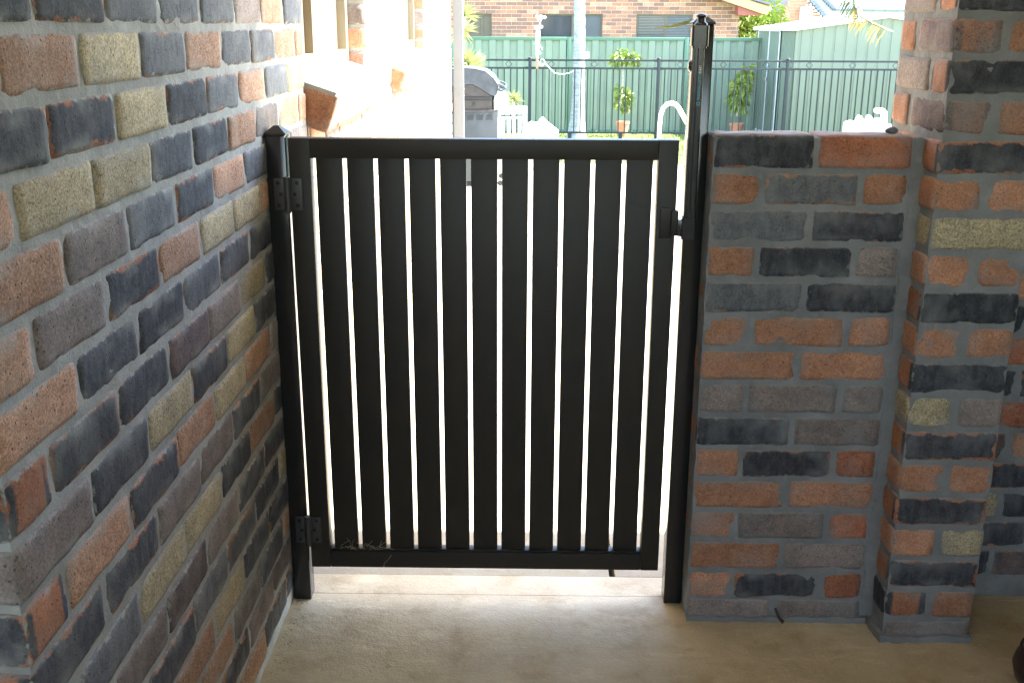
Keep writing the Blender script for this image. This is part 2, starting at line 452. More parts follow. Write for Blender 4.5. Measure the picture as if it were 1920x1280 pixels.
# threshold strip behind the gate, split by narrow joints
tag(MB().box((-.72, 2.645, -.1), (.245, 2.985, -.003)).box((.262, 2.645, -.1), (7, 2.985, -.002)).build("threshold_strip", M['threshold']), kind="structure")
mb = MB()
mb.add([(-14, 2.99, -.004), (24, 2.99, -.004), (24, 15.2, -.42), (-14, 15.2, -.42), (-14, 2.99, -.2), (24, 2.99, -.2), (24, 15.2, -.6), (-14, 15.2, -.6)],
       [(0,1,2,3),(7,6,5,4),(0,4,5,1),(1,5,6,2),(2,6,7,3),(3,7,4,0)])
tag(mb.build("path", M['path']), kind="structure")
g = MB().add([(-300, -300, -.75), (300, -300, -.75), (300, 2.9, -.75), (-300, 2.9, -.75)], [(0,1,2,3)])
g.add([(-300, 2.9, -.75), (300, 2.9, -.75), (300, 15.0, -.75), (-300, 15.0, -.75)], [(0,1,2,3)])
g.add([(-300, 15.0, -.75), (300, 15.0, -.75), (300, 15.21, -.425), (-300, 15.21, -.425)], [(0,1,2,3)])
g.add([(-300, 15.21, -.425), (300, 15.21, -.425), (300, 22, -.55), (-300, 22, -.55)], [(0,1,2,3)])
g.add([(-300, 22, -.55), (300, 22, -.55), (300, 900, -.8), (-300, 900, -.8)], [(0,1,2,3)])
tag(g.build("lawn", M['grass']), kind="structure")
mb = MB()
for i in range(9000):
    x = random.uniform(-3.5, 9); y = random.uniform(15.3, 20.9); z = -.43-(y-15.2)*.0184; h = random.uniform(.03, .075); a = random.uniform(0, 6.3); dx, dy = math.cos(a)*.012, math.sin(a)*.012
    lx, ly = random.uniform(-.03, .03), random.uniform(-.03, .03)
    mb.add([(x-dx, y-dy, z), (x+dx, y+dy, z), (x+lx, y+ly, z+h)], [(0, 1, 2)])
tag(mb.build("grass", M['leaf']), "short sunlit grass growing behind and before the dark pool fence", "grass", kind="stuff")

# ------------------------------------------------------------------ left wall
LX, LS = -.617, -.004
def lwx(Y): return LX + LS*(Y-1.2)
ROWS = ["KKBBBGOB", "OOTBOBBOO", "KKTKBOBT", "OTTKKOGTO", "OGBKOBGG", "OGKOTTOKO", "OKKBKKKT", "OKKPGTKGO", "GKTKTKOG",
        "KOKOTOGKO", "KKGGKGTO", "OBTTKOKGO", "KGPGKKOT", "OOKBBKTGO", "KOOTKKGO", "OKGOGKOTO", "GOTKGGKO", "KGKKOKKBK"]
lw = thing("brick_wall", "tall left brick wall of mixed orange, tan and blue-black bricks beside the gate hinges", "wall", (-.67, 1.12, 0))
OFF = Vector((-.67, 1.12, 0))
def lbrick(c, L, D, H, t, rz=0.): return brick(lw, Vector(c)-OFF, L, D, H, t, rz)
for k in range(-10, 18):
    z = Z0 - CH*k + CH/2
    even = k % 2 == 0
    js = [1.12]+[(1.358 if even else 1.2475)+.237*n for n in range(7 if even else 8)]+[3.012]
    tp = (ROWS[k] if 0 <= k else "".join(rtype() for _ in js)).replace('O', 'S')
    for i, (a, b) in enumerate(zip(js, js[1:])):
        a2 = a if i == 0 else a+.0042; b2 = b if i == len(js)-2 else b-.0042
        L = b2-a2; Y = (a2+b2)/2; fx = lwx(Y)+random.uniform(-.0015, .002)
        if i == 0 and not even:            # stretcher of the return seen end-on
            lbrick((fx-.1145, 1.12+.055+.006, z), .229, .118, BH, 'K' if k in (7, 9, 11) else tp[i], 0)
        else:
            lbrick((fx-.055, Y, z), L, .110, BH, tp[i], -math.pi/2)
    # the return of the wall, running left from the near corner
    x = -.617-.11-.011 if even else -.617-.229-.011
    for n in range(4):
        lbrick((x-.1145, 1.12+.0555, z), .229, .11, BH, rtype()); x -= .24
lbrick((lwx(2)-.06, 2.06, .0135), 1.86, .10, .024, 'G', -math.pi/2)
mb = MB().rough((-.76-.7, 1.12+.0085, 0), (-.6213, 1.235, 2.36)); n0 = len(mb.v)
mb.rough((-.725, 1.2, 0), (-.6213, 3.006, 2.36)); mb.v = [(x+LS*(y-1.2), y, z) if q >= n0 else (x, y, z) for q, (x, y, z) in enumerate(mb.v)]
mb.build("mortar", M['mortar'], lw, True, loc=-OFF)

# ------------------------------------------------------------------ low wall right of the gate
RZ = 1.2637
lo = thing("low_brick_wall", "chest-high brick wall between the gate latch post and the pier", "wall", (.67, 2.48, 0))
OFF = Vector((.67, 2.48, 0)); lo['m2'] = 1
RW = ["KD", "OBO", "BK", "OKG", "BK", "OOO", "OO", "GGG", "KG", "OKD", "OO", "OGD", "OG", "OKD"]
pal = {6: 1}
for k, t in enumerate(RW):
    z = RZ-CH*k-CH/2
    if k % 2 == 0: segs = [(.431, .659), (.670, .885)]
    else: segs = [(.431, .541), (.551, .769), (.780, .881)]
    for (a, b), q in zip(segs, t):
        h = BH if k else .078
        if k % 2 == 0 or b-a > .15: brick(lo, Vector(((a+b)/2, 2.421+.055, z))-OFF, b-a, .11, h, q, 0)
        else: brick(lo, Vector(((a+b)/2, 2.421+.055, z))-OFF, b-a, .11, h, q, 0)
for a, b in ((.432, .645), (.67, .885)): brick(lo, Vector(((a+b)/2, 2.418+.055, .033))-OFF, b-a, .11, .06, 'G', 0)
MB().rough((.4300, 2.4245, 0), (.905, 2.5245, 1.253)).build("mortar", M['mortar2'], lo, True, loc=-OFF)
MB().rough((.432, 2.412, -.01), (.9, 2.5265, .016), .012, .006).build("mortar_skirt", M['mortar2'], lo, True, loc=-OFF)

# ------------------------------------------------------------------ pier
pi_ = thing("brick_pier", "brick pier of black and orange bricks rising past the top of the photo", "pillar", (1.03, 2.5, 0))
OFF = Vector((1.03, 2.5, 0)); pi_['m2'] = 1; PX0, PX1, PY0, PY1 = .912, 1.138, 2.335, 2.672
# courses counted down from the joint above the low wall's top course; odd = two ends in front, even = one long brick
PT = {0: "K", 1: "OO", 2: "T", 3: "OO", 4: "K", 5: "OO", 6: "K", 7: "TG", 8: "K", 9: "OO", 10: "K", 11: "OT", 12: "K", 13: "KO", -1: "OO", -2: "K", -3: "OO", -4: "K", -5: "OO"}
for k in range(-13, 14):
    z = RZ-CH*k-CH/2
    t = PT.get(k, (rtype() if k % 2 == 0 else rtype()+rtype()))
    if k % 2 == 0:
        brick(pi_, Vector(((PX0+PX1)/2, PY0+.055, z))-OFF, PX1-PX0, .11, BH, t[0], 0)
        for x, q in ((PX0+.053, 'G' if k < 0 else rtype()), (PX1-.053, rtype())):
            brick(pi_, Vector((x, PY0+.121+.108, z))-OFF, .214, .106, BH, q, math.pi/2)
    else:
        for x, q in ((PX0+.053, t[0]), (PX1-.053, t[1])):
            if k < 0 and x < 1: q = {'O': 'P', 'K': 'K'}.get(q, q)
            brick(pi_, Vector((x, PY0+.108, z))-OFF, .216, .106, BH, q, math.pi/2)
        brick(pi_, Vector(((PX0+PX1)/2, PY1-.053, z))-OFF, PX1-PX0, .106, BH, 'O' if k < 0 else rtype(), 0)
brick(pi_, Vector(((PX0+PX1)/2, PY0+.06, .032))-OFF, .22, .12, .05, 'G', 0)
MB().rough((PX0+.0035, PY0+.0035, 0), (PX1-.0045, PY1-.0045, 2.36)).build("mortar", M['mortar2'], pi_, True, loc=-OFF)
MB().rough((PX0-.008, PY0-.010, -.01), (PX1+.002, PY0+.15, .018), .012, .007).build("mortar_skirt", M['mortar2'], pi_, True, loc=-OFF)
MB().rough((.886, 2.4225, 0), (PX0+.01, 2.53, 1.25), .012, .007, 9).build("mortar_fillet", M['mortar2'], pi_, True, loc=-OFF)

# ------------------------------------------------------------------ wall right of the pier
rwall = thing("brick_wall", "brick wall in deep shade right of the pier at the photo's right edge", "wall", (2.2, 2.61, 0))
OFF = Vector((2.2, 2.61, 0)); rwall['m2'] = 1; RY = 2.555
first = {5: 'K', 6: 'D', 7: 'K', 8: 'D', 9: 'P', 10: 'K', 11: 'T', 12: 'K', 13: 'K'}
for k in range(-13, 14):
    z = RZ-CH*k-CH/2; x = 1.146; n = 0
    while x < 3.3:
        L = (.12 if k % 2 else .21) if n == 0 else .229
        brick(rwall, Vector((x+L/2, RY+.055, z))-OFF, L, .11, BH, first.get(k, rtype()) if n == 0 else rtype()); x += L+.011; n += 1
MB().rough((1.133, RY+.0035, 0), (3.32, RY+.103, 2.36), .02).build("mortar", M['mortar2'], rwall, True, loc=-OFF)

# ------------------------------------------------------------------ patio roof
rf = thing("patio_roof", "flat patio roof over the brick walls just above the photo's top edge", "roof", (1, 0, 2.4))
MB().box((-2.6, -4.5, 2.40), (5.6, 3.13, 2.47)).build("roof_sheet", M['ceiling'], rf, loc=(-1, 0, -2.4))
for y in (-3.4, -2., -.6, .8, 2.2, 3.06):
    MB().box((-2.5, y-.03, 2.362), (5.5, y+.03, 2.398)).build("batten", M['framewhite'], rf, loc=(-1, 0, -2.4))

# unseen walls added around the patio to shape the light inside
bw = thing("light_shaping_wall", "unseen wall added behind the camera, cut low to let fill light in", "wall", (1, -4, 0))
MB().box((-2.9, -4.1, 0), (3.3, -4, 1.35)).build("bounce_slab", M['bouncewall'], bw, loc=(-1, 4, 0))
bw = thing("light_shaping_wall", "unseen wall added to block light from the left behind the near wall corner", "wall", (-2.9, 0, 0))
MB().box((-2.95, -3.99, 0), (-2.85, 1.2, 2.36)).build("bounce_slab", M['bouncewall'], bw, loc=(2.9, 0, 0))
bw = thing("light_shaping_wall", "unseen wall added to keep out light from the right beyond the photo's right edge", "wall", (3.4, 0, 0))
MB().box((3.33, -4.1, 0), (3.43, 2.66, 2.36)).build("bounce_slab", M['bouncewall'], bw, loc=(-3.4, 0, 0))

# ------------------------------------------------------------------ gate posts
def post(name, label, x0, x1, ztop, side):
    xm = (x0+x1)/2; t = thing(name, label, "gate post", (xm, 2.525, 0))
    w_ = (x1-x0)/2
    MB().box((-w_, -.025, 0), (w_, .025, ztop), .003).build("tube", M['postblack'], t, True)
    c = MB(); e = .0025
    c.box((-w_-e, -.025-e, ztop), (w_+e, .025+e, ztop+.006), .0015)
    c.add([(-w_-e+.001, -.0265, ztop+.0058), (w_+e-.001, -.0265, ztop+.0058), (w_+e-.001, .0265, ztop+.0058), (-w_-e+.001, .0265, ztop+.0058),
           (-.006, -.006, ztop+.0215), (.006, -.006, ztop+.0215), (.006, .006, ztop+.0215), (-.006, .006, ztop+.0215)],
          [(0,1,5,4),(1,2,6,5),(2,3,7,6),(3,0,4,7),(4,5,6,7)])
    c.build("cap", M['black'], t)
    for z in ((1.13, .066) if side < 0 else (1.139, .083)):
        b = MB(); x = side*w_
        b.lathe([(.0115, 0), (.0115, side*.003), (.009, side*.006), (.0105, side*.007), (.0098, side*.0115), (.004, side*.0135)], 14, (x, -.012, z), 'X')
        b.build("bolt", M['hinge'], t, True)
    return t
pL = post("gate_post", "shorter black steel gate post against the left wall carrying the hinges", -.6225, -.5755, 1.243, -1)
pR = post("gate_post", "taller black steel gate post against the low wall carrying the latch", .3805, .4285, 1.499, 1)

# ------------------------------------------------------------------ gate
GX0, GX1, GZ0, GZ1, GY = -.5677, .3606, .1025, 1.238, 2.494
gt = thing("metal_gate", "black metal gate of eleven upright slats closed between two posts", "gate", (-.1, 2.51, .1))
GO = Vector((.1, -2.51, -.1))
def gp(mb, name, mat='black', sm=True): return mb.build(name, M[mat], gt, sm, loc=GO)
gp(MB().box((GX0, GY, GZ0), (GX0+.0515, GY+.04, GZ1), .0022), "stile")
gp(MB().box((GX1-.0475, GY, GZ0), (GX1, GY+.04, GZ1), .0022), "stile")
gp(MB().box((GX0+.0520, GY+.0004, GZ1-.0475), (GX1-.048, GY+.0396, GZ1-.0004), .0018), "top_rail")
gp(MB().box((GX0+.0520, GY+.0004, GZ0+.0004), (GX1-.048, GY+.0396, GZ0+.0475), .0018), "bottom_rail")
gp(MB().box((GX0+.0525, GY+.006, GZ0+.0472), (GX1-.0485, GY+.034, GZ0+.053), .0012), "channel")
x = GX0+.0515+.0105; wS = (GX1-.0475-.0105-x-10*.0108)/11
for i in range(11):
    gp(MB().box((x, GY+.0128, GZ0+.0535), (x+wS, GY+.0265, GZ1-.047), .0015), "slat"); x += wS+.0108
for nm, (px, z) in (("h", (-.5725, 1.1055)), ("h", (-.5705, .2146))):
    h = MB()
    h.box((px-.0335, GY-.0045, z-.0385), (px-.006, GY-.0004, z+.0375), .0018)
    h.box((px+.006, GY-.0060, z-.0385), (px+.0345, GY-.0004, z+.0375), .0018)
    h.tube([(px, GY-.008, z-.042), (px, GY-.008, z+.041)], .0085, 14)
    h.tube([(px, GY-.008, z-.0455), (px, GY-.008, z-.042)], .0055, 10)
    h.box((px-.007, GY-.009, z-.036), (px+.007, GY-.001, z+.036), .001)
    ho = gp(h, "hinge", 'hinge')
    for sx in (-1, 1):
        for n, dz in enumerate((.027, 0, -.027)):
            xx = px+sx*(.0225 if n != 1 else .0165); s = MB()
            s.lathe([(.0046, 0), (.0046, -.0012), (.0038, -.0024), (.0017, -.0026)], 12, (xx, GY-.0055, z+dz), 'Y')
            s.build("screw", M['steel'] if False else M['latchblack'], ho, True)
st = MB().box((.322, GY-.007, 1.004), (.352, GY-.0004, 1.079), .003).box((.348, GY-.017, 1.012), (.3655, GY-.0006, 1.074), .004)
gp(st, "striker")

# ------------------------------------------------------------------ latch on the tall post
la = thing("gate_latch", "tall black magnetic pull-knob latch on the right gate post", "latch", (.392, 2.485, 1.0))
LO = Vector((-.392, -2.485, -1.0)); LXc = .3925; LYc = 2.4835
def lp(mb, name, mat='latchblack', sm=True): return mb.build(name, M[mat], la, sm, loc=LO)
def rr_poly(cx, cy, hx, hy, r, n=5):
    p = []
    for sx, sy, a0 in ((1, 1, 0), (-1, 1, 90), (-1, -1, 180), (1, -1, 270)):
        for i in range(n+1):
            a = rad(a0+90*i/n); p.append((cx+sx*(hx-r)+math.cos(a)*r, cy+sy*(hy-r)+math.sin(a)*r))
    return p
lp(MB().prism(rr_poly(LXc-.002, LYc+.002, .0145, .0135, .004), 1.06, 1.452, 'XY'), "latch_body")
lp(MB().prism(rr_poly(LXc+.003, LYc-.0125, .0062, .0035, .0015), 1.03, 1.45, 'XY'), "latch_rib")
lp(MB().prism(rr_poly(LXc-.013, LYc-.006, .0032, .008, .0012), 1.06, 1.45, 'XY'), "latch_rib")
lp(MB().prism(rr_poly(LXc-.0005, LYc-.002, .0195, .0175, .007), 1.452, 1.4975, 'XY').prism(rr_poly(LXc-.0005, LYc-.002, .0165, .0145, .006), 1.4475, 1.452, 'XY'), "latch_housing")
lp(MB().lathe([(.0155, 1.4976), (.0145, 1.502), (.0095, 1.506), (.0088, 1.512), (.0125, 1.5165), (.0128, 1.519), (.009, 1.5225), (.002, 1.524)], 24, (LXc+.002, LYc-.002, 0)), "latch_knob")
lp(MB().prism(rr_poly(LXc-.003, LYc-.001, .0165, .0155, .004), 1.006, 1.059, 'XY').box((LXc-.030, LYc-.012, 1.012), (LXc-.014, LYc+.010, 1.052), .003), "latch_base")
lp(MB().lathe([(.0, -.0001), (.013, 0), (.013, -.002), (.009, -.006), (.0, -.0065)], 16, (LXc-.0165, LYc+.002, 1.408), 'X'), "latch_boss")
def text(s, size, loc, mat, name, parent, rot, off):
    cu = bpy.data.curves.new("t", 'FONT'); cu.body = s; cu.size = size; cu.extrude = .00025; cu.align_x = 'LEFT'; cu.resolution_u = 3
    o = bpy.data.objects.new("t", cu); C.objects.link(o)
    me = bpy.data.meshes.new_from_object(o.evaluated_get(bpy.context.evaluated_depsgraph_get())) if False else None
    bpy.context.view_layer.update()
    me = bpy.data.meshes.new_from_object(o); bpy.data.objects.remove(o)
    me.materials.clear(); me.materials.append(None)
    q = link(name, me, mat, parent, Vector(loc)+off, rot); return q
ty = LYc-.0125-.0039
text("MAGNA·LATCH", .0088, (LXc+.0062, ty, 1.333), M['cyan'], "lettering", la, (rad(90), rad(-90), 0), LO)
text("D&D", .0085, (LXc+.0062, ty, 1.392), M['whiteprint'], "emblem", la, (rad(90), rad(-90), 0), LO)
ring = MB(); tp_ = [(LXc+.003+math.cos(a)*.0036, ty, 1.3245+math.sin(a)*.0036) for a in [i*math.pi/8 for i in range(17)]]
ring.tube(tp_, .0008, 6, False); lp(ring, "ring_mark", 'cyan')
# leaf tip behind the post cap
lf = MB(); a = at(1226, 53, 2.62); b = at(1262, 50, 2.60); c = at(1300, 40, 2.58)
lf.add([a, b+Vector((0, 0, .004)), c+Vector((0, 0, .004)), c-Vector((0, 0, .005)), b-Vector((0, .003, .003))], [(0, 1, 4), (1, 2, 3, 4)])
ti = lf.build("leaf", M['spiky']); tag(ti, "thin pale leaf tip poking out left of the tall post's cap", "leaf")
md = ti.modifiers.new("s", 'SOLIDIFY'); md.thickness = .0012

# debris on the gate's bottom rail, small things by the wall
mb = MB(); random.seed(3)
for i in range(26):
    p = Vector((-.49+random.uniform(0, .12), GY-.004+random.uniform(-.004, .012), .158+random.uniform(-.002, .004)))
    d = Vector((random.uniform(-1, 1), random.uniform(-.4, .2), random.uniform(-.1, .7))).normalized()*random.uniform(.01, .04)
    mb.tube([p, p+d*.5+Vector((0, 0, .003)), p+d+Vector((random.uniform(-.01, .01), 0, -.002))], .00045, 4)
mb.tube([(-.352, GY-.002, .142), (-.36, GY-.003, .13), (-.372, GY-.003, .118), (-.374, GY-.003, .104)], .0005, 4)
tag(mb.build("dry_grass", M['straw']), "wisps of dry grass and cobweb caught on the gate's bottom rail", "debris", kind="stuff")
mb = MB(); bm = bmesh.new(); bmesh.ops.create_icosphere(bm, subdivisions=2, radius=.013)
for v in bm.verts:
    v.co = Vector((v.co.x*1.2, v.co.y*.8, v.co.z*.62)); v.co += noise.noise_vector(v.co*90)*.0025
me = bpy.data.meshes.new("pebble"); bm.to_mesh(me); bm.free(); me.materials.append(None)
pb = link("pebble", me, M['pebble'], None, (.845, 2.462, 1.2665)); tag(pb, "small dark grey pebble on top of the low brick wall", "stone")
mb = MB(); random.seed(11)
for i in range(420):
    if i % 3: x, y = -.612+abs(random.gauss(0, .02)), random.uniform(1.25, 2.6)
    else: x, y = random.uniform(.40, 1.16), 2.405-abs(random.gauss(0, .03)); y -= .085 if x > .9 else 0
    q = random.uniform(.0005, .0015); mb.box((x-q, y-q, .0002), (x+q*random.uniform(.6, 1.4), y+q, q*1.2))
tag(mb.build("grit", M['path']), "pale grit and mortar crumbs lying along the foot of the brick walls", "grit", kind="stuff")
mb = MB().add([(.655, 2.408, .045), (.662, 2.409, .046), (.672, 2.404, .022), (.684, 2.403, .012), (.68, 2.402, .002), (.674, 2.404, .008), (.666, 2.407, .018)], [(0,1,2,5,6),(2,3,4,5)])
dl = mb.build("dry_leaf", M['deadleaf']); tag(dl, "small torn black leaf at the foot of the low wall", "leaf")
md = dl.modifiers.new("s", 'SOLIDIFY'); md.thickness = .001
bp = thing("plant_pot", "dark brown rounded pot at the bottom right corner of the photo", "pot", (1.248, 2.125, 0))
MB().lathe([(.05, 0), (.066, .006), (.086, .03), (.094, .06), (.088, .085), (.078, .10), (.083, .108), (.08, .112), (.07, .108), (.066, .09)], 28).build("bowl", M['darkpot'], bp, True)
MB().lathe([(.0, .088), (.068, .09), (.0, .091)], 20).build("soil", M['deadleaf'], bp, True)

# ------------------------------------------------------------------ house wall beyond the gate (left)
random.seed(21)
HX = -.617; hs = thing("brick_house", "sunlit brick house side with two windows beyond the gate at left", "house", (-1.5, 6, 0))
HO = Vector((1.5, -6, 0))
W = [(3.04, 4.155), (4.89, 6.61)]; WZ0, WZ1 = 1.335, 2.10; END = 8.75
lowres = {}
def hbrick(a, b, z, t, x=HX): return brick(hs, Vector((x-.055, (a+b)/2, z))+HO, b-a, .11, BH, t, -math.pi/2)
revealt = {0: 'T', 1: 'G', 2: 'O', 3: 'P', 4: 'O'}
rest = []
for k in range(-10, 19):
    z = Z0-CH*k+CH/2-.0002
    if z < .03: continue
    if z+.04 > WZ0-.10 and z < WZ1: spans = [(4.155, 4.89), (6.61, END)]
    else: spans = [(3.02, END)]
    if z+.04 > WZ0-.10 and z < WZ0+.04: spans = [(4.155, 4.89), (6.61, END)]
    for s0, s1 in spans:
        y = s0; n = 0
        while y < s1-.03:
            L = .105 if (n == 0 and k % 2) else .226
            e = min(y+L, s1)
            if e-y > .04:
                near = s0 in (4.155, 6.61) and n == 0
                if near or (y < 5.2 and z > .6): hbrick(y, e, z, {0:'G', -1:'T', 1:'O', 2:'P', 3:'O'}.get(k, 'O') if near and s0 < 5 else ({0:'G', 1:'O', 2:'T', -1:'O'}.get(k, rtype()) if near else random.choice('TTSG')))
                else: rest.append((y, e, z))
            y = e+.011; n += 1
mb = MB()
for a, b, z in rest: mb.box((HX-.05, a, z-BH/2), (HX+random.uniform(-.0015, .0015), b, z+BH/2), .007)
o = mb.build("brickwork", M['T'], hs, True, loc=HO); tag(o, kind="stuff")
at2 = o.data.attributes.new("hd", 'FLOAT_VECTOR', 'POINT'); at2.data.foreach_set("vector", [50., 50., 50.]*len(o.data.vertices))
mb = MB()
mb.box((HX-.2, 3.012, -.3), (HX-.0065, END, WZ0-.10)); mb.box((HX-.2, 3.012, WZ1), (HX-.0065, END, 2.36))
mb.box((HX-.2, 4.16, WZ0-.0995), (HX-.0065, 4.885, WZ1-.0005)); mb.box((HX-.2, 6.615, WZ0-.0995), (HX-.0065, END, WZ1-.0005))
mb.build("mortar", M['mortar'], hs, loc=HO)
MB().box((-5, 3.2, 2.365), (HX+.12, END+.3, 2.5)).build("roof", M['brownroof'], hs, loc=HO)
MB().box((-5, END-.2, -.3), (HX-.21, END-.01, 2.36)).build("end_wall", M['mortar'], hs, loc=HO)
for wi, (a, b) in enumerate(W):
    fr = MB(); X = HX-.083
    fr.box((X-.045, b-.045, WZ0+.03), (X+.012, b-.001, WZ1-.001), .003)            # far jamb
    fr.box((X-.045, a+.001, WZ0+.03), (X+.012, a+.045, WZ1-.001), .003)
    fr.box((X-.045, a+.0455, WZ0+.03), (X+.010, b-.0455, WZ0+.07), .003)
    fr.box((X-.045, a+.0455, WZ1-.04), (X+.010, b-.0455, WZ1-.002), .003)
    f_ = fr.build("window", M['frame'], hs, True, loc=HO)
    tagm = [(a+.46, a+.50)] if wi == 0 else [(a+.55, a+.59)]
    for q0, q1 in tagm: MB().box((X-.03, q0, WZ0+.071), (X+.006, q1, WZ1-.042), .003).build("meeting_stile", M['framebrown'], f_, True)
    MB().box((X-.028, a+.046, WZ0+.0715), (X-.022, b-.046, WZ1-.0415)).build("pane", M['curtain'], f_)
    n = int((b-a+.02)/.0875)
    y = a-.03+.0; sl_ = rad(18.5)
    while y < b-.03:
        c = Vector((-.535-.115*math.cos(sl_)-.055*math.sin(sl_), y+.038, 1.305+.115*math.sin(sl_)-.055*math.cos(sl_)-.006))
        me = brick_mesh(.230, .11, .076, random.randrange(4))
        o = link("sill_brick", me, M[random.choice('STTSOS') if y > a else 'O'], hs, c+HO)
        # length down the slope (X), depth 110 mm becomes thickness, height 76 mm along Y
        R = Matrix.Rotation(sl_, 3, 'Y') @ Matrix(((1,0,0),(0,0,1),(0,-1,0)))
        o.rotation_euler = R.to_euler(); y += .087
    ms = MB(); ca, sa = math.cos(sl_), math.sin(sl_)
    P = lambda u, v_: (-.535-u*ca-v_*sa, 1.305+u*sa-v_*ca)      # u back up the slope, v down into the brick
    ms.prism([P(.006, -.0035), P(.24, -.0035), P(.24, .11), P(.009, .10)], a-.028, b+.0, 'XZ')
    ms.build("sill_mortar", M['mortar'], hs, loc=HO)

# pale square downpipe at the far end of the house wall
YD = 8.79; zb_ = at(872, 290, YD).z
vp = thing("downpipe", "pale grey square downpipe at the far end of the sunlit house wall", "downpipe", (-.57, YD, 0))
x0 = at(850, 60, YD).x; x1 = at(868.5, 60, YD).x
MB().box((x0+.57, -.03, zb_+.08), (x1+.57, .05, 2.9), .005).build("pipe", M['postpaint'], vp, True)
MB().box((x0+.57+.004, -.026, zb_), (x1+.57-.004, .046, zb_+.0795), .004).build("shoe", M['ember'], vp, True)
for z in (.93, .985): MB().box((x0+.57-.002, -.032, z), (x1+.57+.002, .052, z+.006), .001).build("collar", M['postpaint'], vp, True)

# ------------------------------------------------------------------ barbecue
BY = 12.2; gz = lambda Y: -.004-(Y-2.99)*.0341 if Y < 15.2 else -.425-(Y-15.2)*.0184
def L2(x, y, Y=BY): p = at(x, y, Y); return (p.x, p.z)
def c6(u, v): return (840+u/8, 120+v/8)          # zoomed crop to photograph pixels
bbx = L2(905, 200)[0]
bq = thing("barbecue", "grey hooded gas barbecue seen side on beyond the gate", "barbecue", (bbx-.1, BY+.4, gz(BY)))
BO = Vector((-bbx+.1, -BY-.4, -gz(BY)))
out = [c6(*p) for p in ((-160, 330), (-120, 200), (-20, 110), (110, 72), (240, 66), (400, 78), (560, 118), (680, 220), (748, 325), (735, 400), (712, 470), (670, 482), (560, 420), (450, 345), (360, 305), (240, 312), (60, 330), (-90, 400), (-150, 430))]
MB().prism([L2(*p) for p in out], BY, BY+.035).build("hood_end", M['bbqhood'], bq, True, loc=BO)
MB().prism([L2(*p) for p in out], BY+.70, BY+.735).build("hood_end", M['bbqhood'], bq, True, loc=BO)
arc = [L2(*c6(*p)) for p in ((-165, 400), (-165, 330), (-125, 196), (-20, 104), (110, 66), (240, 60), (400, 71), (560, 110), (685, 215), (757, 325), (745, 395), (722, 470))]
hp = MB(); arc2 = [(x*.0+x, z-.004) for x, z in arc]
n = len(arc)
cx, cz = sum(p[0] for p in arc)/n, sum(p[1] for p in arc)/n-.1
vs = []; 
for Yq in (BY-.006, BY+.741):
    vs += [(x, Yq, z) for x, z in arc]+[(x+(cx-x)*.03, Yq, z+(cz-z)*.03) for x, z in arc]
fs = []
for i in range(n-1):
    fs += [(i, i+1, 2*n+i+1, 2*n+i), (n+i, 3*n+i, 3*n+i+1, n+i+1), (i, n+i, n+i+1, i+1), (2*n+i, 2*n+i+1, 3*n+i+1, 3*n+i)]
hp.add(vs, fs); hp.build("hood", M['whitepaint'] if False else M['bbqhood'], bq, True, loc=BO)
fb = [c6(*p) for p in ((-140, 405), (-90, 405), (60, 338), (240, 318), (360, 312), (450, 352), (560, 428), (662, 490), (664, 690), (-140, 690))]
fbo = MB().prism([L2(*p) for p in fb], BY+.012, BY+.72).build("firebox", M['bbqbrown'], bq, loc=BO)
for v0, v1 in ((492, 510), (535, 552)):
    a = L2(*c6(-140, v1)); b = L2(*c6(655, v0)); MB().box((a[0], BY+.004, a[1]), (b[0], BY+.0115, b[1]), .002).build("seam", M['ember'], fbo)
a = L2(*c6(385, 612)); MB().lathe([(.001, 0), (.018, 0), (.018, -.01), (.001, -.011)], 16, (a[0], BY+.011, a[1]), 'Y').build("hole", M['ember'], fbo)
a = L2(*c6(-150, 720)); b = L2(*c6(690, 690)); MB().box((a[0], BY-.01, a[1]), (b[0], BY+.75, b[1]), .004).build("shelf_rim", M['bbqbrown'], bq, True, loc=BO)
a = L2(*c6(-140, 1100)); b = L2(*c6(742, 722))
cab = MB().box((a[0], BY+.003, gz(BY)+.06), (b[0], BY+.73, b[1]), .004).build("cabinet", M['bbqsteel'], bq, True, loc=BO)
for u0, u1 in ((288, 382), (424, 526), (570, 670)):
    for v in (772, 800, 828):
        p = L2(*c6(u0, v+8)); q = L2(*c6(u1, v-3)); MB().box((p[0], BY-.004, p[1]), (q[0], BY+.0028, q[1]), .0008).build("louvre", M['ember'], cab)
hd = MB(); P3 = lambda u, v, Y: (*[L2(*c6(u, v))[0]], Y, L2(*c6(u, v))[1])
for Yq in (BY+.05, BY+.68): hd.tube([P3(745, 310, Yq), P3(800, 320, Yq), P3(850, 350, Yq), P3(845, 395, Yq), P3(790, 410, Yq), P3(740, 385, Yq)], .011, 8)
hd.tube([P3(852, 372, BY-.01), P3(852, 372, BY+.74)], .014, 10)
hd.build("handle", M['bbqhood'], bq, True, loc=BO)
sh = [c6(*p) for p in ((690, 540), (720, 470), (780, 432), (830, 440), (870, 500), (900, 600), (880, 640), (760, 675), (692, 700))]
MB().prism([L2(*p) for p in sh], BY+.02, BY+.70).build("front_panel", M['white'], bq, True, loc=BO)
for sx in (-.16, .42):
    for Yq in (BY+.06, BY+.66): MB().lathe([(.01, -.018), (.032, -.018), (.034, 0), (.032, .018), (.01, .018)], 14, (bbx+sx-.22, Yq, gz(BY)+.034), 'Y').build("wheel", M['ember'], bq, True, loc=BO)

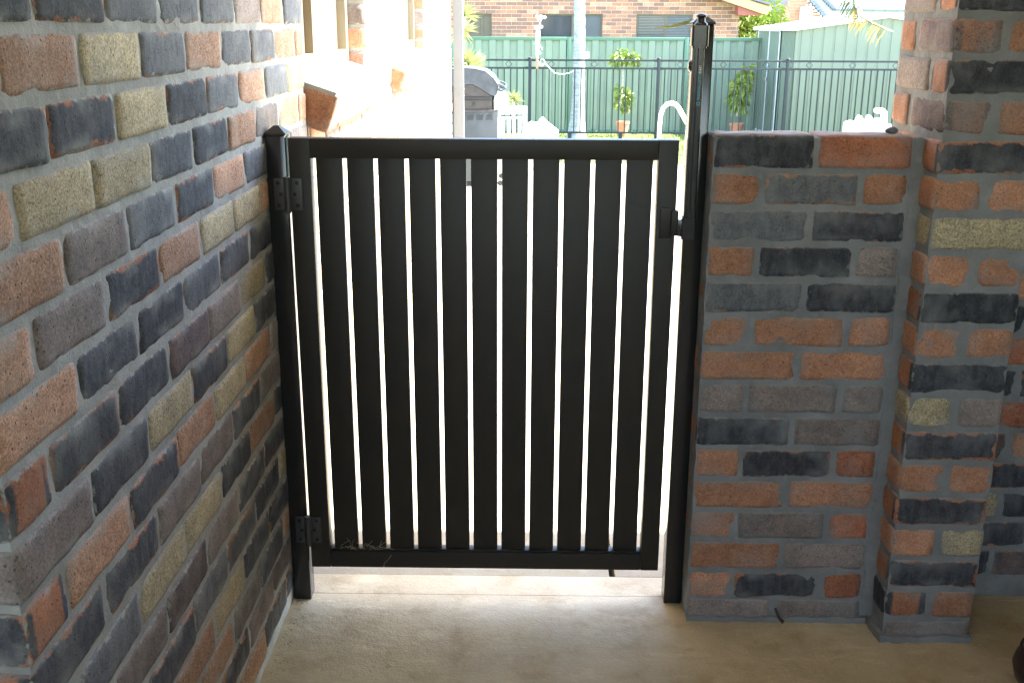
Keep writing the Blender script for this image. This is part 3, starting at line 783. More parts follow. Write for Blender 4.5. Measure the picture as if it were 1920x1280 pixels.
# ------------------------------------------------------------------ white plastic chair, sun loungers, pool rail
CY = 13.4; cp = at(966, 240, CY)
ch = thing("plastic_chair", "white moulded plastic armchair behind the barbecue", "chair", (cp.x, CY, gz(CY)), rad(14))
MB().box((-.2, -.2, .40), (.2, .2, .425), .01).build("seat", M['white'], ch, True)
bk = MB()
for a, b in ((-.2, -.15), (.15, .2)): bk.box((a, .19, .43), (b, .215, .86), .01)
bk.box((-.149, .19, .76), (.149, .215, .865), .01)
for i in range(4): bk.box((-.13+i*.072, .195, .43), (-.092+i*.072, .21, .70), .004)
bk.box((-.149, .19, .70), (.149, .215, .73), .01)
bk.build("backrest", M['white'], ch, True)
for sx in (-1, 1): MB().box((sx*.215-.028, -.2, .61), (sx*.215+.028, .2, .635), .01).build("armrest", M['white'], ch, True)
for sx in (-1, 1):
    for y in (-.19, .185): MB().tube([(sx*.225, y*1.12, 0), (sx*.205, y, .44), (sx*.215, y, .60 if y < 0 else .62)], [.022, .027, .02], 8).build("leg", M['white'], ch, True)
def lounger(name, label, pts, Y, dy, frame=None):
    dy = .14
    p0 = at(pts[0][0], 250, Y); t = thing(name, label, "sun lounger", (p0.x, Y, gz(Y)))
    O = Vector((-p0.x, -Y, -gz(Y)))
    pl = [(at(x, y, Y).x, at(x, y, Y).z) for x, y in pts]
    lo_ = [(x, gz(Y)+.22) for x in (pl[-1][0], pl[0][0])]
    MB().prism(pl+lo_, Y, Y+dy).build("mattress", M['white'], t, True, loc=O)
    x0, x1 = pl[0][0], pl[-1][0]
    for x in (x0+.06, x1-.06):
        for y in (Y+.04, Y+dy-.04): MB().box((x-.015, y-.015, gz(Y)), (x+.015, y+.015, gz(Y)+.219)).build("leg", M['white'], t, loc=O)
    if frame:
        for y in (Y+.02, Y+dy-.02): MB().tube([(at(x, q, Y).x, y, at(x, q, Y).z) for x, q in frame], .03, 8).build("arm_frame", M['white'], t, True, loc=O)
    return t
c7 = lambda u, v: (1560+u/10.667, 180+v/10.667)
lounger("sun_lounger", "white zigzag-cushioned sun lounger seen over the low brick wall",
        [c7(*p) for p in ((285, 600), (290, 555), (350, 515), (430, 505), (505, 535), (540, 450), (580, 392), (620, 450), (690, 640), (735, 440), (768, 388), (800, 420), (860, 650), (900, 470), (950, 450), (1000, 480), (1060, 600), (1190, 570))], 14.0, .5,
        [c7(*p) for p in ((905, 310), (1040, 300), (1068, 330), (1060, 560), (1050, 700))])
c5 = lambda u, v: (840+u/8, 120+v/8)
lounger("sun_lounger", "white sun lounger with one raised peak right of the plastic chair",
        [c5(*p) for p in ((1195, 900), (1240, 875), (1340, 890), (1380, 830), (1420, 805), (1470, 850), (1530, 905), (1600, 960), (1660, 1010))], 14.2, .5)
pr_ = MB(); RY_ = 12.6
pts = [(1236, 262), (1237, 235), (1239, 215), (1243, 203), (1250, 196), (1259, 193.5), (1267, 196), (1273, 203), (1282, 220), (1296, 245), (1312, 275)]
p0 = at(1236, 262, RY_)
pv = [Vector(at(x, y, RY_)) for x, y in pts]; pv[0].z = gz(RY_)
pr_.tube(pv, .026, 12)
tag(pr_.build("pool_handrail", M['white'], None, True), "white curved pool handrail left of the tall gate post", "handrail")

# ------------------------------------------------------------------ pool fence
PFY = 17.5; pf = thing("pool_fence", "dark metal pool fence with upright bars and small diamonds under its top rail", "fence", (3, PFY, gz(PFY)))
FO = Vector((-3, -PFY, -gz(PFY)))
def zpf(y): p = at(1234, y, PFY); return p.z
zt, zm, zb = zpf(114), zpf(129), zpf(249.5)
pxs = [993.5, 1234, 1475]; X = [at(p, 150, PFY).x for p in pxs]; dX = (X[2]-X[0])/2
posts = [X[0]-2*dX, X[0]-dX, X[0], X[1], X[2], X[2]+dX, X[2]+2*dX]
def fp(mb, n, sm=True): return mb.build(n, M['poolfence'], pf, sm, loc=FO)
pk = None; pkm = MB().box((-.009, -.009, zb+.013), (.009, .009, zm-.013)).mesh()
dm = MB(); q = [(0, .052), (.052, 0), (0, -.052), (-.052, 0)]
for i in range(4): dm.tube([(q[i][0], 0, q[i][1]), (q[(i+1) % 4][0], 0, q[(i+1) % 4][1])], .0045, 5)
dmm = dm.mesh()
for i, px in enumerate(posts):
    fp(MB().box((px-.026, PFY-.026, gz(PFY)), (px+.026, PFY+.026, zt+.015), .006), "post")
    fp(MB().lathe([(.03, zt+.015), (.034, zt+.022), (.03, zt+.04), (.012, zt+.05), (.002, zt+.052)], 12, (px, PFY, 0)), "post_cap")
    if i == len(posts)-1: break
    for z in (zt, zm, zb):
        r = MB().box((px+.027, PFY-.014, z-.016), (posts[i+1]-.027, PFY+.014, z+.016), .003)
        for s_, x in ((1, px+.027), (-1, posts[i+1]-.027)): r.box((x-.001 if s_ > 0 else x-.05, PFY-.02, z-.02), (x+.05 if s_ > 0 else x+.001, PFY+.02, z+.02), .006)
        fp(r, "rail")
    for j in range(1, 20):
        x = px+(posts[i+1]-px)*j/20
        link("picket", pkm, M['poolfence'], pf, Vector((x, PFY, 0))+FO)
    for j in (1, 3, 5):
        link("diamond", dmm, M['poolfence'], pf, Vector((px+(posts[i+1]-px)*j/6, PFY, (zt+zm)/2))+FO)
    for j in (.32, .72): fp(MB().box((px+dX*j-.03, PFY-.03, gz(PFY)-.02), (px+dX*j+.03, PFY+.03, zb-.0135)), "foot")

# ------------------------------------------------------------------ green boundary fence
GFY = 21.; gf = thing("steel_fence", "tall green corrugated steel fence in front of the neighbouring brick house", "fence", (1, GFY, -.55))
O = Vector((-1, -GFY, .55)); pxp = [at(929, 90, GFY).x*0+at(1066, 150, GFY).x, at(1284, 150, GFY).x]; dP = pxp[1]-pxp[0]
ztop = at(1150, 70, GFY).z
xs = [pxp[0]+dP*i for i in range(-3, 4)]
for i, x in enumerate(xs):
    MB().box((x-.04, GFY-.03, -.56), (x+.04, GFY+.03, ztop-.002), .004).build("post", M['fencetrim'], gf, True, loc=O)
    if i == len(xs)-1: break
    x1 = xs[i+1]
    MB().box((x+.041, GFY-.028, ztop-.065), (x1-.041, GFY+.028, ztop), .006).build("top_rail", M['fencetrim'], gf, True, loc=O)
    MB().box((x+.041, GFY-.028, -.55), (x1-.041, GFY+.028, -.48), .006).build("bottom_rail", M['fencetrim'], gf, True, loc=O)
    vs = []; a, b = x+.042, x1-.042; n = int(round((b-a)/.262))
    prof = []
    for j in range(n):
        s0 = a+(b-a)*j/n; wv = (b-a)/n
        prof += [(s0, .018), (s0+wv*.42, .018), (s0+wv*.5, -.018), (s0+wv*.92, -.018)]
    prof.append((b, .018))
    fcs = []
    for j, (xx, yy) in enumerate(prof):
        vs += [(xx, GFY+yy, -.479), (xx, GFY+yy, ztop-.066), (xx, GFY+yy+.002, ztop-.066), (xx, GFY+yy+.002, -.479)]
        if j: b0 = 4*j; a0 = b0-4; fcs += [(a0, b0, b0+1, a0+1), (a0+3, a0+2, b0+2, b0+3), (a0+1, b0+1, b0+2, a0+2)]
    me = MB().add(vs, fcs)
    me.build("panel", M['fencegreen'], gf, loc=O)

# ------------------------------------------------------------------ garden shed
sh = thing("garden_shed", "pale green steel garden shed with white-edged door behind the pool fence", "shed", (6.3, 20, -.5))
O = Vector((-6.3, -20, .5)); A = at(1493, 55, 18.5); B = at(1407, 55, 21.6); ZE = A.z; ZB = -.47
ridge = at(1665, 30, 18.5); RX = ridge.x; RZt = ridge.z; EX = RX+(RX-A.x)
SX = A.x
def ribwall(x0, x1, y, zf0, zf1, pitch, nm, along='X'):
    vs = []; fc = []; n = int(abs(x1-x0)/pitch)
    pts = []
    for j in range(n+1):
        s0 = x0+(x1-x0)*j/n
        for dd, yy in ((0, 0), (.28, 0), (.34, .012), (.5, .012), (.56, 0)):
            q = s0+(x1-x0)/n*dd
            if (q-x1)*(1 if x1 > x0 else -1) <= 1e-6: pts.append((q, yy))
    for j, (q, yy) in enumerate(pts):
        zt_ = zf1(q)
        if along == 'X': vs += [(q, y+yy, zf0), (q, y+yy, zt_)]
        else: vs += [(y+yy, q, zf0), (y+yy, q, zt_)]
        if j: fc.append((2*j-2, 2*j, 2*j+1, 2*j-1))
    o = MB().add(vs, fc).build(nm, M['shedgreen'], sh, loc=O)
    md = o.modifiers.new("s", 'SOLIDIFY'); md.thickness = .003
    return o
roofz = lambda x: RZt-abs(x-RX)*(RZt-ZE)/(RX-SX)
ribwall(SX, EX, 18.5, ZB, lambda q: roofz(q)-.01, .19, "gable_wall")
ribwall(18.52, 21.6, SX-.0, ZB, lambda q: ZE-.01, .09, "side_wall", 'Y')
MB().box((SX+.02, 18.55, ZB), (EX-.02, 21.5, ZE-.02)).build("core", M['shedgreen'], sh, loc=O)
rfm = MB()
for s0, s1, (za, zb2) in ((SX-.07, RX, (ZE-.0, RZt+.0)), (RX, EX+.07, (RZt+.0, ZE-.0))):
    dz = .02
    rfm.add([(s0, 18.42, za+dz), (s1, 18.42, zb2+dz), (s1, 21.7, zb2+dz), (s0, 21.7, za+dz), (s0, 18.42, za-.05+dz), (s1, 18.42, zb2-.05+dz), (s1, 21.7, zb2-.05+dz), (s0, 21.7, za-.05+dz)],
            [(0,1,2,3),(7,6,5,4),(0,4,5,1),(1,5,6,2),(2,6,7,3),(3,7,4,0)])
for j in range(9):
    xx = SX+(RX-SX)*j/8; rfm.box((xx-.02, 18.43, roofz(xx)+.019), (xx+.02, 21.69, roofz(xx)+.036))
rfm.build("roof", M['shedroof'], sh, loc=O)
def ysd(px):    # depth at which the side wall is seen at a pixel column near eye level
    lo_, hi_ = 18.5, 21.6
    for _ in range(40):
        mm = (lo_+hi_)/2; 
        if at(px, 60, mm).x < SX: lo_ = mm
        else: hi_ = mm
    return mm
y0, y1, ym = ysd(1467), ysd(1426), ysd(1447)
dr = MB().box((SX-.03, y0, ZB+.03), (SX-.018, y1, ZE-.045)).build("door", M['shedgreen'], sh, loc=O)
fr_ = MB()
for y in (y0, y1, ym): fr_.box((SX-.042, y-.017, ZB+.03), (SX-.0301, y+.017, ZE-.046))
fr_.box((SX-.042, y0+.018, ZE-.045), (SX-.0301, y1-.018, ZE-.015)); fr_.box((SX-.0415, y0+.018, ZB+.0), (SX-.0301, y1-.018, ZB+.03))
fr_.build("door_frame", M['whitepaint'], dr)
hz = at(1440, 148, ym).z; MB().box((SX-.07, ym-.05, hz-.035), (SX-.043, ym+.06, hz+.03), .004).build("handle", M['steel'], dr, True)

# ------------------------------------------------------------------ palm trunks and fronds
def frond(parent, root, dirv, length, droop, mat, n=26, wl=.5, seed=0, name="frond", tipy=None):
    rnd = random.Random(seed); mb = MB(); pts = []
    p = Vector(root); d = Vector(dirv).normalized()
    for i in range(n+1):
        pts.append(p.copy()); p = p+d*(length/n); d = (d+Vector((0, 0, -droop/n))).normalized()
    mb.tube(pts, [max(.018*(1-i/n), .004) for i in range(n+1)], 5)
    for i in range(2, n+1):
        t = i/n; q = pts[i]; ax = (pts[i]-pts[i-1]).normalized(); side = ax.cross(Vector((0, 0, 1)))
        side = side.normalized() if side.length > .01 else Vector((0, 1, 0))
        ll = wl*(.35+.65*math.sin(math.pi*min(t*.9+.1, 1)))
        for s_ in (-1, 1):
            for r in range(2):
                dd = (side*s_*(.75+.2*rnd.random())+ax*.65+Vector((0, 0, -.25-rnd.random()*.3))).normalized()
                L_ = ll*(.8+.35*rnd.random()); w_ = .013
                a = q+ax*(r*length/n*.5); m_ = a+dd*L_*.5; e = a+dd*L_+Vector((0, 0, -L_*.32))
                up = ax*w_
                mb.add([a-up*.5, a+up*.5, m_+up, m_-up, e], [(0, 1, 2, 3), (3, 2, 4)])
    return mb.build(name, mat, parent)
def palm(name, label, X, Y, r0, r1, rb, Z1, seed, crown=True, dead=0):
    g0 = gz(Y); t = thing(name, label, "palm tree", (X, Y, g0)); rnd = random.Random(seed)
    mb = MB(); n = 60; pts = []; rs = []
    for i in range(n+1):
        z = (Z1-g0)*(i/n)**1.1; b = math.exp(-z/.32)
        pts.append((.02*math.sin(z*1.3), .0, z)); r = r0+(r1-r0)*i/n+(rb-r0)*b
        rs.append(r*(1+.035*(1 if i % 2 else -1)*(z > .5)))
    mb.tube(pts, rs, 20); mb.build("trunk", M['palmbark'], t, True)
    if crown:
        for i in range(12):
            a = i*2.4+rnd.random(); el = .2+rnd.random()*1.1
            frond(t, (0, 0, Z1-g0-.1), (math.cos(a), math.sin(a), el), 2.4, 1.6+rnd.random(), M['frond'], 22, .55, seed+i)
    return t
pc = at(1082, 200, 18.6)
palm("palm_tree", "grey ringed palm trunk with flared base behind the pool fence", pc.x, 18.6, .105, .078, .205, 5.4, 5)
hc = at(1066, 150, 18.4)
bx_ = at(1096, 104, 18.35)
tag(MB().box((bx_.x-.045, 18.33, bx_.z-.055), (bx_.x+.075, 18.42, bx_.z+.055), .01).build("junction_box", M['white'], None, True), "small white box fixed to the right side of the palm trunk", "box")
# the palm whose dead frond hangs into the picture from above
FY = 7.5; p2 = thing("palm_tree", "palm behind the pier whose yellowing frond hangs in above the shed", "palm tree", (3.35, FY+.3, gz(FY)))
mb = MB(); mb.tube([(0, 0, i*.25) for i in range(13)], [.1-.002*i for i in range(13)], 14); mb.build("trunk", M['palmbark'], p2, True)
O = Vector((-3.35, -FY-.3, -gz(FY)))
rach = [at(*p, FY) for p in ((1795, -210), (1740, -230), (1680, -190), (1635, -120), (1612, -60), (1606, -15), (1610, 15), (1620, 33), (1640, 46), (1664, 57))]
rach = [Vector((p.x, FY+.25*(1-i/9), p.z)) for i, p in enumerate(rach)]
mb = MB(); mb.tube(rach, [.012-.001*i for i in range(10)], 6); rnd = random.Random(9)
my = MB()
for i in range(3, 9):
    for s in range(9):
        t = s/9; a = rach[i].lerp(rach[i+1], t); yel = i >= 6
        for sg in (-1, 1):
            L_ = (.16 if not yel else .11)*(.7+.6*rnd.random())
            dd = Vector((sg*(.32+.2*rnd.random())-.1, rnd.uniform(-.5, .5), -1 if not yel else -.9)).normalized()
            if yel and sg > 0: dd = Vector((.9, rnd.uniform(-.5, .5), -.3)).normalized(); L_ *= .45
            e = a+dd*L_; w_ = Vector((.007, .004, .001))
            m_ = a.lerp(e, .5)+Vector((sg*.006, 0, .004))
            (my if (yel and rnd.random() < .7) or rnd.random() < .1 else mb).add([a-w_*.5, a+w_*.5, m_+w_, m_-w_, e], [(0,1,2,3),(3,2,4)])
mb.build("frond", M['frond'], p2, loc=O); tag(my.build("dead_leaflets", M['frondyellow'], p2, loc=O), kind="stuff")
for i in range(7):
    a = .3+i*.85; frond(p2, (0, 0, 3.0), (math.cos(a), math.sin(a)*.8+.3, 1.1), 1.5, 1.0, M['frond'], 18, .35, 40+i)

# ------------------------------------------------------------------ weather station on the pool fence
WY = 17.42; ws = thing("weather_station", "white anemometer on a mast tied to the pool fence with trailing cord", "weather station", tuple(at(1010, 128, WY)))
O = -Vector(at(1010, 128, WY)); c8 = lambda u, v: at(970+u/9.14, 10+v/9.14, WY)
MB().box(tuple(c8(316, 1088)-Vector((0, .02, 0))), tuple(c8(358, 900)+Vector((0, .05, 0))), .004).build("timber_mount", M['timber'], ws, True, loc=O)
MB().tube([c8(340, 900), c8(345, 700), c8(352, 540), c8(356, 400)], [.02, .03, .035, .032], 10).build("mast", M['white'], ws, True, loc=O)
MB().box(tuple(c8(287, 398)-Vector((0, .04, 0))), tuple(c8(436, 350)+Vector((0, .04, 0))), .01).build("vane_housing", M['white'], ws, True, loc=O)
MB().tube([c8(385, 350), c8(400, 265)], [.01, .008], 8).build("spindle", M['white'], ws, True, loc=O)
hub = c8(400, 205); MB().lathe([(.004, -.045), (.022, -.03), (.027, 0), (.022, .028), (.004, .034)], 12, tuple(hub)).build("hub", M['white'], ws, True, loc=O)
for px_, py_, dy in ((335, 197, .02), (468, 210, .02), (398, 236, -.07)):
    q = c8(px_, py_)+Vector((0, dy, 0)); cu = MB(); cu.tube([hub, q], .005, 6)
    cu.lathe([(.004, -.026), (.018, -.018), (.027, 0), (.027, .004), (.018, .018), (.004, .024)], 12, tuple(q)); cu.build("cup", M['white'], ws, True, loc=O)
cd = MB(); rnd = random.Random(4)
for i in range(7):
    p = c8(340+rnd.uniform(-20, 40), 600+rnd.uniform(-40, 60)); pts = [p]
    for j in range(6):
        p = p+Vector((rnd.uniform(-.02, .024), rnd.uniform(-.02, .01), -.028)); pts.append(p)
    cd.tube(pts, .005, 5)
lp_ = [c8(430+math.cos(t)*38, 975+math.sin(t)*45) for t in [i*.5 for i in range(20)]]
cd.tube(lp_, .006, 5); cd.tube([c8(345, 930), c8(380, 1030), c8(430, 1045), c8(470, 1000), c8(520, 1045)], .006, 5)
cd.tube([c8(520, 1045), c8(570, 1100), c8(640, 1165), c8(720, 1178), c8(800, 1180), c8(880, 1165), c8(960, 1130)], .006, 5)
cd.build("cord", M['white'], ws, True, loc=O)

# ------------------------------------------------------------------ pot plants
def leafblob(mb, c, n, R, size, rnd, flat=1.):
    for i in range(n):
        d = Vector((rnd.gauss(0, 1), rnd.gauss(0, 1), rnd.gauss(0, 1)*flat)).normalized(); p = Vector(c)+d*R*rnd.random()**.4
        ax = (d+Vector((rnd.uniform(-.6, .6), rnd.uniform(-.6, .6), rnd.uniform(-1.1, .1)))).normalized(); sd_ = ax.cross(Vector((rnd.random(), rnd.random(), rnd.random()))).normalized()
        L_ = size*(.6+.8*rnd.random()); W_ = L_*.2
        mb.add([p, p+ax*L_*.4+sd_*W_, p+ax*L_+Vector((0, 0, -L_*.2)), p+ax*L_*.4-sd_*W_], [(0, 1, 2, 3)])
PY = 20.
def pot(t, w_=.14, h=.27, c=(0, 0, 0)):
    MB().lathe([(w_*.72, 0), (w_*.98, h*.85), (w_*1.08, h*.86), (w_*1.1, h), (w_*.98, h), (w_*.95, h*.9), (.02, h*.88)], 20, c).build("pot", M['terracotta'], t, True)
a = at(1167, 238, PY); zg = -.51
pp = thing("potted_plant", "lanky tufted plant in terracotta pot in front of the green fence", "potted plant", (a.x, PY, zg))
pot(pp, .125, .27)
O = Vector((-a.x, -PY, -zg)); rnd = random.Random(2)
stp = [at(x, y, PY) for x, y in ((1167, 214), (1163, 195), (1166, 172), (1168, 150), (1168, 130), (1171, 112))]
MB().tube(stp, [.035, .028, .02, .014, .012, .01], 7).build("stem", M['stem'], pp, True, loc=O)
mb = MB()
for (x, y, n, R, s) in ((1160, 106, 60, .10, .13), (1178, 104, 60, .10, .12), (1190, 112, 50, .08, .13), (1155, 116, 34, .06, .12), (1164, 170, 44, .07, .13), (1176, 182, 60, .09, .14), (1163, 193, 34, .06, .12), (1175, 200, 40, .07, .12)): leafblob(mb, at(x, y, PY), n, R, s, rnd)
mb.build("foliage", M['leaf'], pp, loc=O)
a = at(1381, 236, PY)
pp = thing("potted_plant", "bushy upright palm-leaved plant in terracotta pot beside the shed corner", "potted plant", (a.x, PY, zg+.02))
pot(pp, .13, .23); O = Vector((-a.x, -PY, -zg-.02))
MB().tube([at(1382, 218, PY), at(1384, 180, PY), at(1394, 135, PY)], [.02, .016, .008], 6).build("stem", M['stem'], pp, True, loc=O)
mb = MB(); rnd = random.Random(6)
for (x, y, n, R, s) in ((1402, 130, 50, .07, .14), (1397, 146, 70, .11, .15), (1390, 162, 90, .14, .16), (1385, 178, 80, .14, .16), (1386, 192, 50, .10, .14), (1378, 186, 30, .08, .13), (1394, 205, 24, .07, .10)): leafblob(mb, at(x, y, PY), n, R, s, rnd)
mb.build("foliage", M['leaf'], pp, loc=O)

# spiky plants left of the barbecue, and the small yellow one
def spiky(mb, c, n, L_, rnd, up=.1):
    c = Vector(c)
    for i in range(n):
        d = Vector((rnd.gauss(0, 1), rnd.gauss(0, 1), rnd.gauss(0, 1)+up)).normalized(); s_ = d.cross(Vector((rnd.random(), rnd.random(), .3))).normalized(); l = L_*(.7+.5*rnd.random()); w_ = .011
        m_ = c+d*l*.5; e = c+d*l+Vector((0, 0, -l*.08))
        mb.add([c-s_*w_*.5, c+s_*w_*.5, m_+s_*w_, m_-s_*w_, e], [(0,1,2,3),(3,2,4)])
SY = 14.6; a = at(868, 120, SY); t = thing("yucca_plant", "spiky yucca with two heads of sword leaves left of the barbecue hood", "plant", (a.x, SY, gz(SY)))
O = Vector((-a.x, -SY, -gz(SY))); rnd = random.Random(12)
h1, h2, h3 = at(872, 30, SY), at(866, 58, SY), at(878, 122, SY)
MB().tube([(a.x, SY, gz(SY)), (a.x-.02, SY, .2), h3], [.06, .05, .03], 8).tube([(a.x-.02, SY, .2), h2, h1], [.045, .035, .02], 8).build("stem", M['stem'], t, True, loc=O)
mb = MB(); spiky(mb, h1, 90, .22, rnd, .5); spiky(mb, h2, 80, .23, rnd); mb.build("foliage", M['spiky'], t, loc=O)
mb = MB(); spiky(mb, h3, 190, .26, rnd, .5); mb.build("foliage", M['spiky'], t, loc=O)
a = at(962, 200, 16.2); t = thing("garden_plant", "small yellow-green tufted plant showing over the plastic chair", "plant", (a.x, 16.2, gz(16.2)))
O = Vector((-a.x, -16.2, -gz(16.2))); mb = MB(); spiky(mb, at(963, 188, 16.2), 90, .17, rnd, .8); mb.build("foliage", M['spiky'], t, loc=O)
MB().tube([(a.x, 16.2, gz(16.2)), at(963, 190, 16.2)], .02, 6).build("stem", M['stem'], t, True, loc=O)

# ------------------------------------------------------------------ neighbouring brick house
random.seed(31)
NY = 25.; nh = thing("brick_house", "orange-brown brick house with dark sliding windows beyond the green fence", "house", (1, NY+3, -.8))
O = Vector((-1, -NY-3, .8)); XR = at(1385, 50, NY).x; XL = XR-13; ZT = 2.55
wins = [(at(878, 40, NY).x, at(922, 40, NY).x), (at(1011, 40, NY).x, at(1130, 40, NY).x), (at(1193, 40, NY).x, at(1299, 40, NY).x)]
wz1 = at(1060, 26.5, NY).z; wz0 = wz1-.95
mb = MB(); e = sorted(wins); xx = XL
for a, b in e:
    mb.box((xx, NY, wz0), (a, NY+.2, wz1)); xx = b
mb.box((xx, NY, wz0), (XR, NY+.2, wz1)); mb.box((XL, NY, -.8), (XR, NY+.2, wz0-.0005)); mb.box((XL, NY, wz1+.0005), (XR, NY+.2, ZT))
mb.box((XR-.2, NY+.2005, -.8), (XR, NY+8, ZT)); mb.box((XL, NY+7.8, -.8), (XR-.2005, NY+8, ZT))
mb.build("wall", M['hmortar'], nh, loc=O)
bcell = {}
def hb(x0, x1, z, lst=None):
    if lst is not None: lst.box((x0, NY-.007, z-.037), (x1, NY+.02, z+.037)); return
    L_ = round((x1-x0)/.01)*.01
    if L_ not in bcell: bcell[L_] = MB().box((-L_/2, -.007, -.037), (L_/2, .02, .037), .004).mesh()
    link("brick", bcell[L_], M[random.choice(('hb1', 'hb1', 'hb2', 'hb2', 'hb3'))], nh, Vector(((x0+x1)/2, NY, z))+O)
kz = wz1+.043; cnt = 0; rest = MB(); r2 = MB()
for k in range(-22, 17):
    z = kz+.086*k; x = XL+(.12 if k % 2 else 0)
    while x < XR-.02:
        a, b = x, min(x+.229, XR); x += .24
        if wz0 < z < wz1:
            if any(a < w1 and b > w0 for w0, w1 in wins):
                segs = []
                for w0, w1 in wins:
                    if a < w0 < b: segs.append((a, w0))
                    if a < w1 < b: segs.append((w1, b))
            else: segs = [(a, b)]
        else: segs = [(a, b)]
        for s0, s1 in segs:
            if s1-s0 < .03: continue
            if 1.17 < z < 2.12 and s0 > wins[0][0]-.5 and cnt < 300: hb(s0, s1, z); cnt += 1
            elif z > .9 and s0 > -6: hb(s0, s1, z, random.choice((rest, r2)))
tag(rest.build("brickwork", M['hb1'], nh, loc=O), kind="stuff"); tag(r2.build("brickwork", M['hb2'], nh, loc=O), kind="stuff")
for i, (a, b) in enumerate(wins):
    fr_ = MB(); 
    for x0, x1 in ((a, a+.04), (b-.04, b), ((a+b)/2+.02, (a+b)/2+.07)): fr_.box((x0, NY+.04, wz0), (x1, NY+.09, wz1-.035))
    fr_.box((a, NY+.04, wz1-.0345), (b, NY+.09, wz1)); fr_.box((a+.041, NY+.041, wz0), (b-.041, NY+.09, wz0+.04))
    f_ = fr_.build("window", M['framebrown'], nh, loc=O)
    MB().box((a+.041, NY+.062, wz0+.041), ((a+b)/2+.019, NY+.066, wz1-.036)).build("pane", M['glass'] if i else M['framebrown'], f_)
    MB().box(((a+b)/2+.071, NY+.062, wz0+.041), (b-.041, NY+.066, wz1-.036)).build("pane", M['insect'] if i else M['framebrown'], f_)
    if i == 2:
        bl = MB()
        for j in range(26): bl.box((a+.06, NY+.045, wz1-.06-j*.034), (b-.05, NY+.0605, wz1-.054-j*.034))
        bl.build("blind", M['blind'], f_)
# roof: rake board, boxed eave, tiles
def Pn(x, y, Y=NY-.35): p = at(x, y, Y); return (p.x, p.z)
MB().prism([Pn(1270, -45), Pn(1443, 14), Pn(1440, 24), Pn(1430, 27), Pn(1270, -28)], NY-.42, NY-.35).build("rake_board", M['eave'], nh, loc=O)
MB().prism([Pn(1384, 6), Pn(1431, 26), Pn(1430, 29), Pn(1384, 29)], NY-.348, NY+.4).build("eave_box", M['soffit'], nh, loc=O)
z1 = Pn(1443, 10)[1]; xe = Pn(1443, 14)[0]; sl1 = (Pn(1270, -45)[1]-z1)/(Pn(1270, -45)[0]-xe)
rfm = MB(); nn = 14
for j in range(nn):
    xa = xe-j*.42; xb = xa-.44; za = z1+(xa-xe)*sl1; zb3 = z1+(xb-xe)*sl1
    rfm.add([(xa, NY-.45, za+.05), (xb, NY-.45, zb3+.02), (xb, NY+8.4, zb3+.02), (xa, NY+8.4, za+.05), (xa, NY-.45, za), (xb, NY-.45, zb3-.02), (xb, NY+8.4, zb3-.02), (xa, NY+8.4, za)],
            [(0,1,2,3),(7,6,5,4),(0,4,5,1),(1,5,6,2),(2,6,7,3),(3,7,4,0)])
xm_, zm_ = xe-nn*.42, z1-nn*.42*sl1
rfm.add([(xm_, NY-.45, zm_), (2*XL-xe+13-(xm_-XL)*0-6, NY-.45, 2.4), (2*XL-xe+7, NY+8.4, 2.4), (xm_, NY+8.4, zm_)], [(0,1,2,3)])
rfm.build("roof", M['brownroof'], nh, loc=O)
MB().prism([(XL, ZT), (XR-.4, ZT), (xm_, zm_-.05)], NY+.05, NY+.2).build("gable", M['board'], nh, loc=O)

# ------------------------------------------------------------------ house behind the shed
HY = 33.; h2_ = thing("tiled_house", "house with orange gable and bright tiled roof rising behind the garden shed", "house", (9, HY+3, -.8))
O = Vector((-9, -HY-3, .8)); P2 = lambda x, y: (at(x, y, HY).x, at(x, y, HY).z)
gw = MB(); y = 60; zlo = P2(1480, 60)[1]; zhi = P2(1500, -20)[1]; z = zlo
gl = lambda z: P2(1428, 50)[0]+(z-P2(1428, 50)[1])*(P2(1478, -4)[0]-P2(1428, 50)[0])/(P2(1478, -4)[1]-P2(1428, 50)[1])
gr_ = lambda z: P2(1543, 30)[0]+(z-P2(1543, 30)[1])*(P2(1515, -3)[0]-P2(1543, 30)[0])/(P2(1515, -3)[1]-P2(1543, 30)[1])
while z < zhi+.6:
    a, b = gl(z+.08)+.03, gr_(z+.08)-.03
    if b-a > .2: gw.box((a, HY, z), (b, HY+.15, z+.076)) ; 
    z += .086
gw.build("gable", M['board'], h2_, loc=O)
MB().box((gl(zlo)+.1, HY+.03, -.8), (gr_(zlo)-.1, HY+6, zlo)).box((gl(zlo)+1, HY+.16, zlo), (gr_(zlo)-1, HY+.3, zlo+.9)).build("wall", M['board'], h2_, loc=O)
q = [(1426, 42), (1438, 36), (1450, 25), (1462, 10), (1476, -10), (1484, -24)]; qi = [(1490, -20), (1481, -4), (1468, 16), (1456, 31), (1444, 42), (1427, 46)]
MB().prism([P2(*p) for p in q+qi], HY-.12, HY+4).build("barge_roof", M['brownroof'], h2_, loc=O)
MB().box(tuple(Vector((P2(1498, 36)[0], HY-.3, P2(1498, 40)[1]))), tuple(Vector((P2(1519, 14)[0], HY-.01, P2(1519, 14)[1]))), .02).build("meter_box", M['white'], h2_, loc=O)
tl = MB()      # stepped tile ends along the right rake
for i in range(9):
    x, y = 1513+i*3.7, -9+i*4.6; p = at(x, y, HY); tl.box((p.x-.03, HY-.18, p.z-.09), (p.x+.07, HY+.0, p.z+.03), .01)
for i in range(8):
    x, y = 1538+i*3.4, -8+i*3.6; p = at(x, y, HY); tl.box((p.x-.05, HY-.2, p.z-.05), (p.x+.06, HY+.1, p.z+.05), .015)
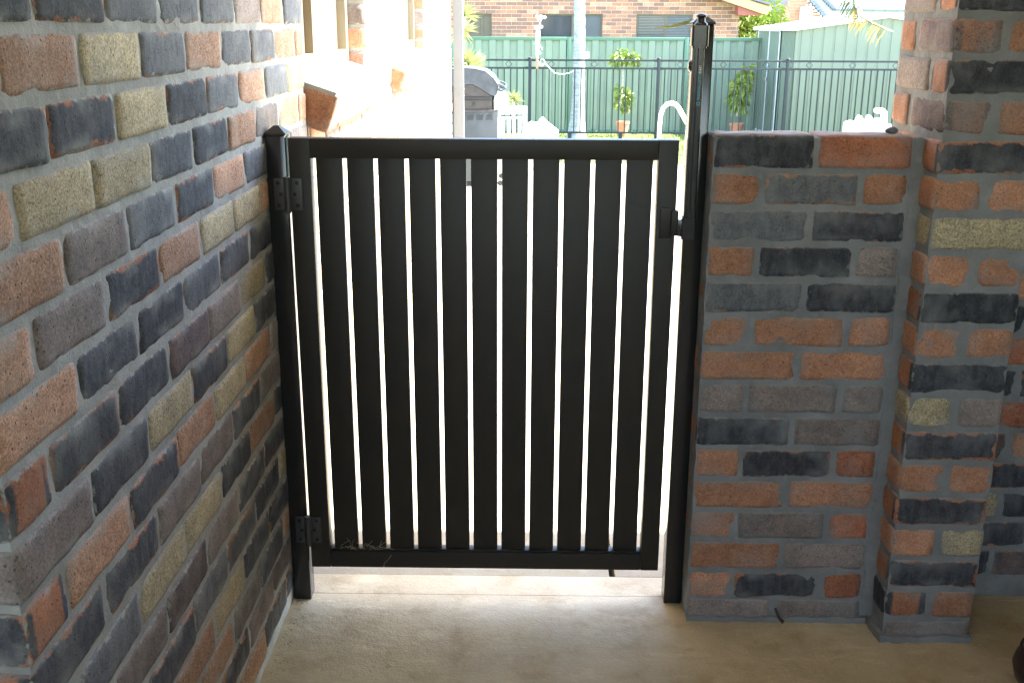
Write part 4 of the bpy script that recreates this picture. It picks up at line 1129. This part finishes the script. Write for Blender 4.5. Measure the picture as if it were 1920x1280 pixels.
for i in range(32):
    p = at(1566+i*5.6, 17.5+i*.07, HY-.1); tl.box((p.x-.04, HY-.3, p.z-.05), (p.x+.05, HY-.1, p.z+.02), .015)
tl.build("tile_edge", M['tiledark'], h2_, loc=O)
def quad(pts, th=.08):
    mb = MB(); a = [Vector(p) for p in pts]; b = [p-Vector((0, 0, th)) for p in a]
    return mb.add(a+b, [(0,1,2,3),(7,6,5,4),(0,4,5,1),(1,5,6,2),(2,6,7,3),(3,7,4,0)])
def P3_(x, y, Y): p = at(x, y, Y); return (p.x, p.y, p.z)
quad([P3_(1516, -2, HY), P3_(1545, 30, HY), P3_(1760, 24, HY-.2), P3_(1745, -3, HY+.05)]).build("roof", M['tileroof'], h2_, loc=O)
quad([P3_(1545, -8, HY+.25), P3_(1565, 16, HY+.05), P3_(1790, 18, HY+.05), P3_(1790, -60, HY+4.)]).build("roof", M['tileroof'], h2_, loc=O)

# ------------------------------------------------------------------ trees between the two houses
def tree(label, px, py, Y, R, n, seed, sc=(1, 1, 1)):
    c = at(px, py, Y); t = thing("leafy_tree", label, "tree", (c.x, Y, -.8)); rnd = random.Random(seed)
    O = Vector((-c.x, -Y, .8)); mb = MB(); br = MB()
    br.tube([(c.x, Y, -.8), (c.x+.1, Y, c.z-R*.8), (c.x, Y, c.z)], [.14, .1, .03], 8)
    for i in range(26):
        d = Vector((rnd.gauss(0, 1)*sc[0], rnd.gauss(0, 1)*sc[1], rnd.gauss(0, 1)*sc[2])).normalized()*R*(.35+.6*rnd.random()); p = c+d
        br.tube([(c.x, Y, c.z-R*.4), c+d*.5, p], [.04, .02, .008], 4)
        leafblob(mb, p, n//26, R*.33, .16, rnd, .8)
    mb.build("crown", M['leaf'] if seed % 2 else M['frond'], t, loc=O); br.build("trunk", M['stem'], t, True, loc=O)
tree("bushy light green tree filling the gap between the two roofs", 1404, 44, 29, .85, 2600, 3)
tree("taller dark green tree behind the gap between the two roofs", 1425, -6, 36, 1.7, 3600, 8)
tree("low pale shrub tree just left of the shed's far corner", 1398, 66, 27, .55, 1600, 5)
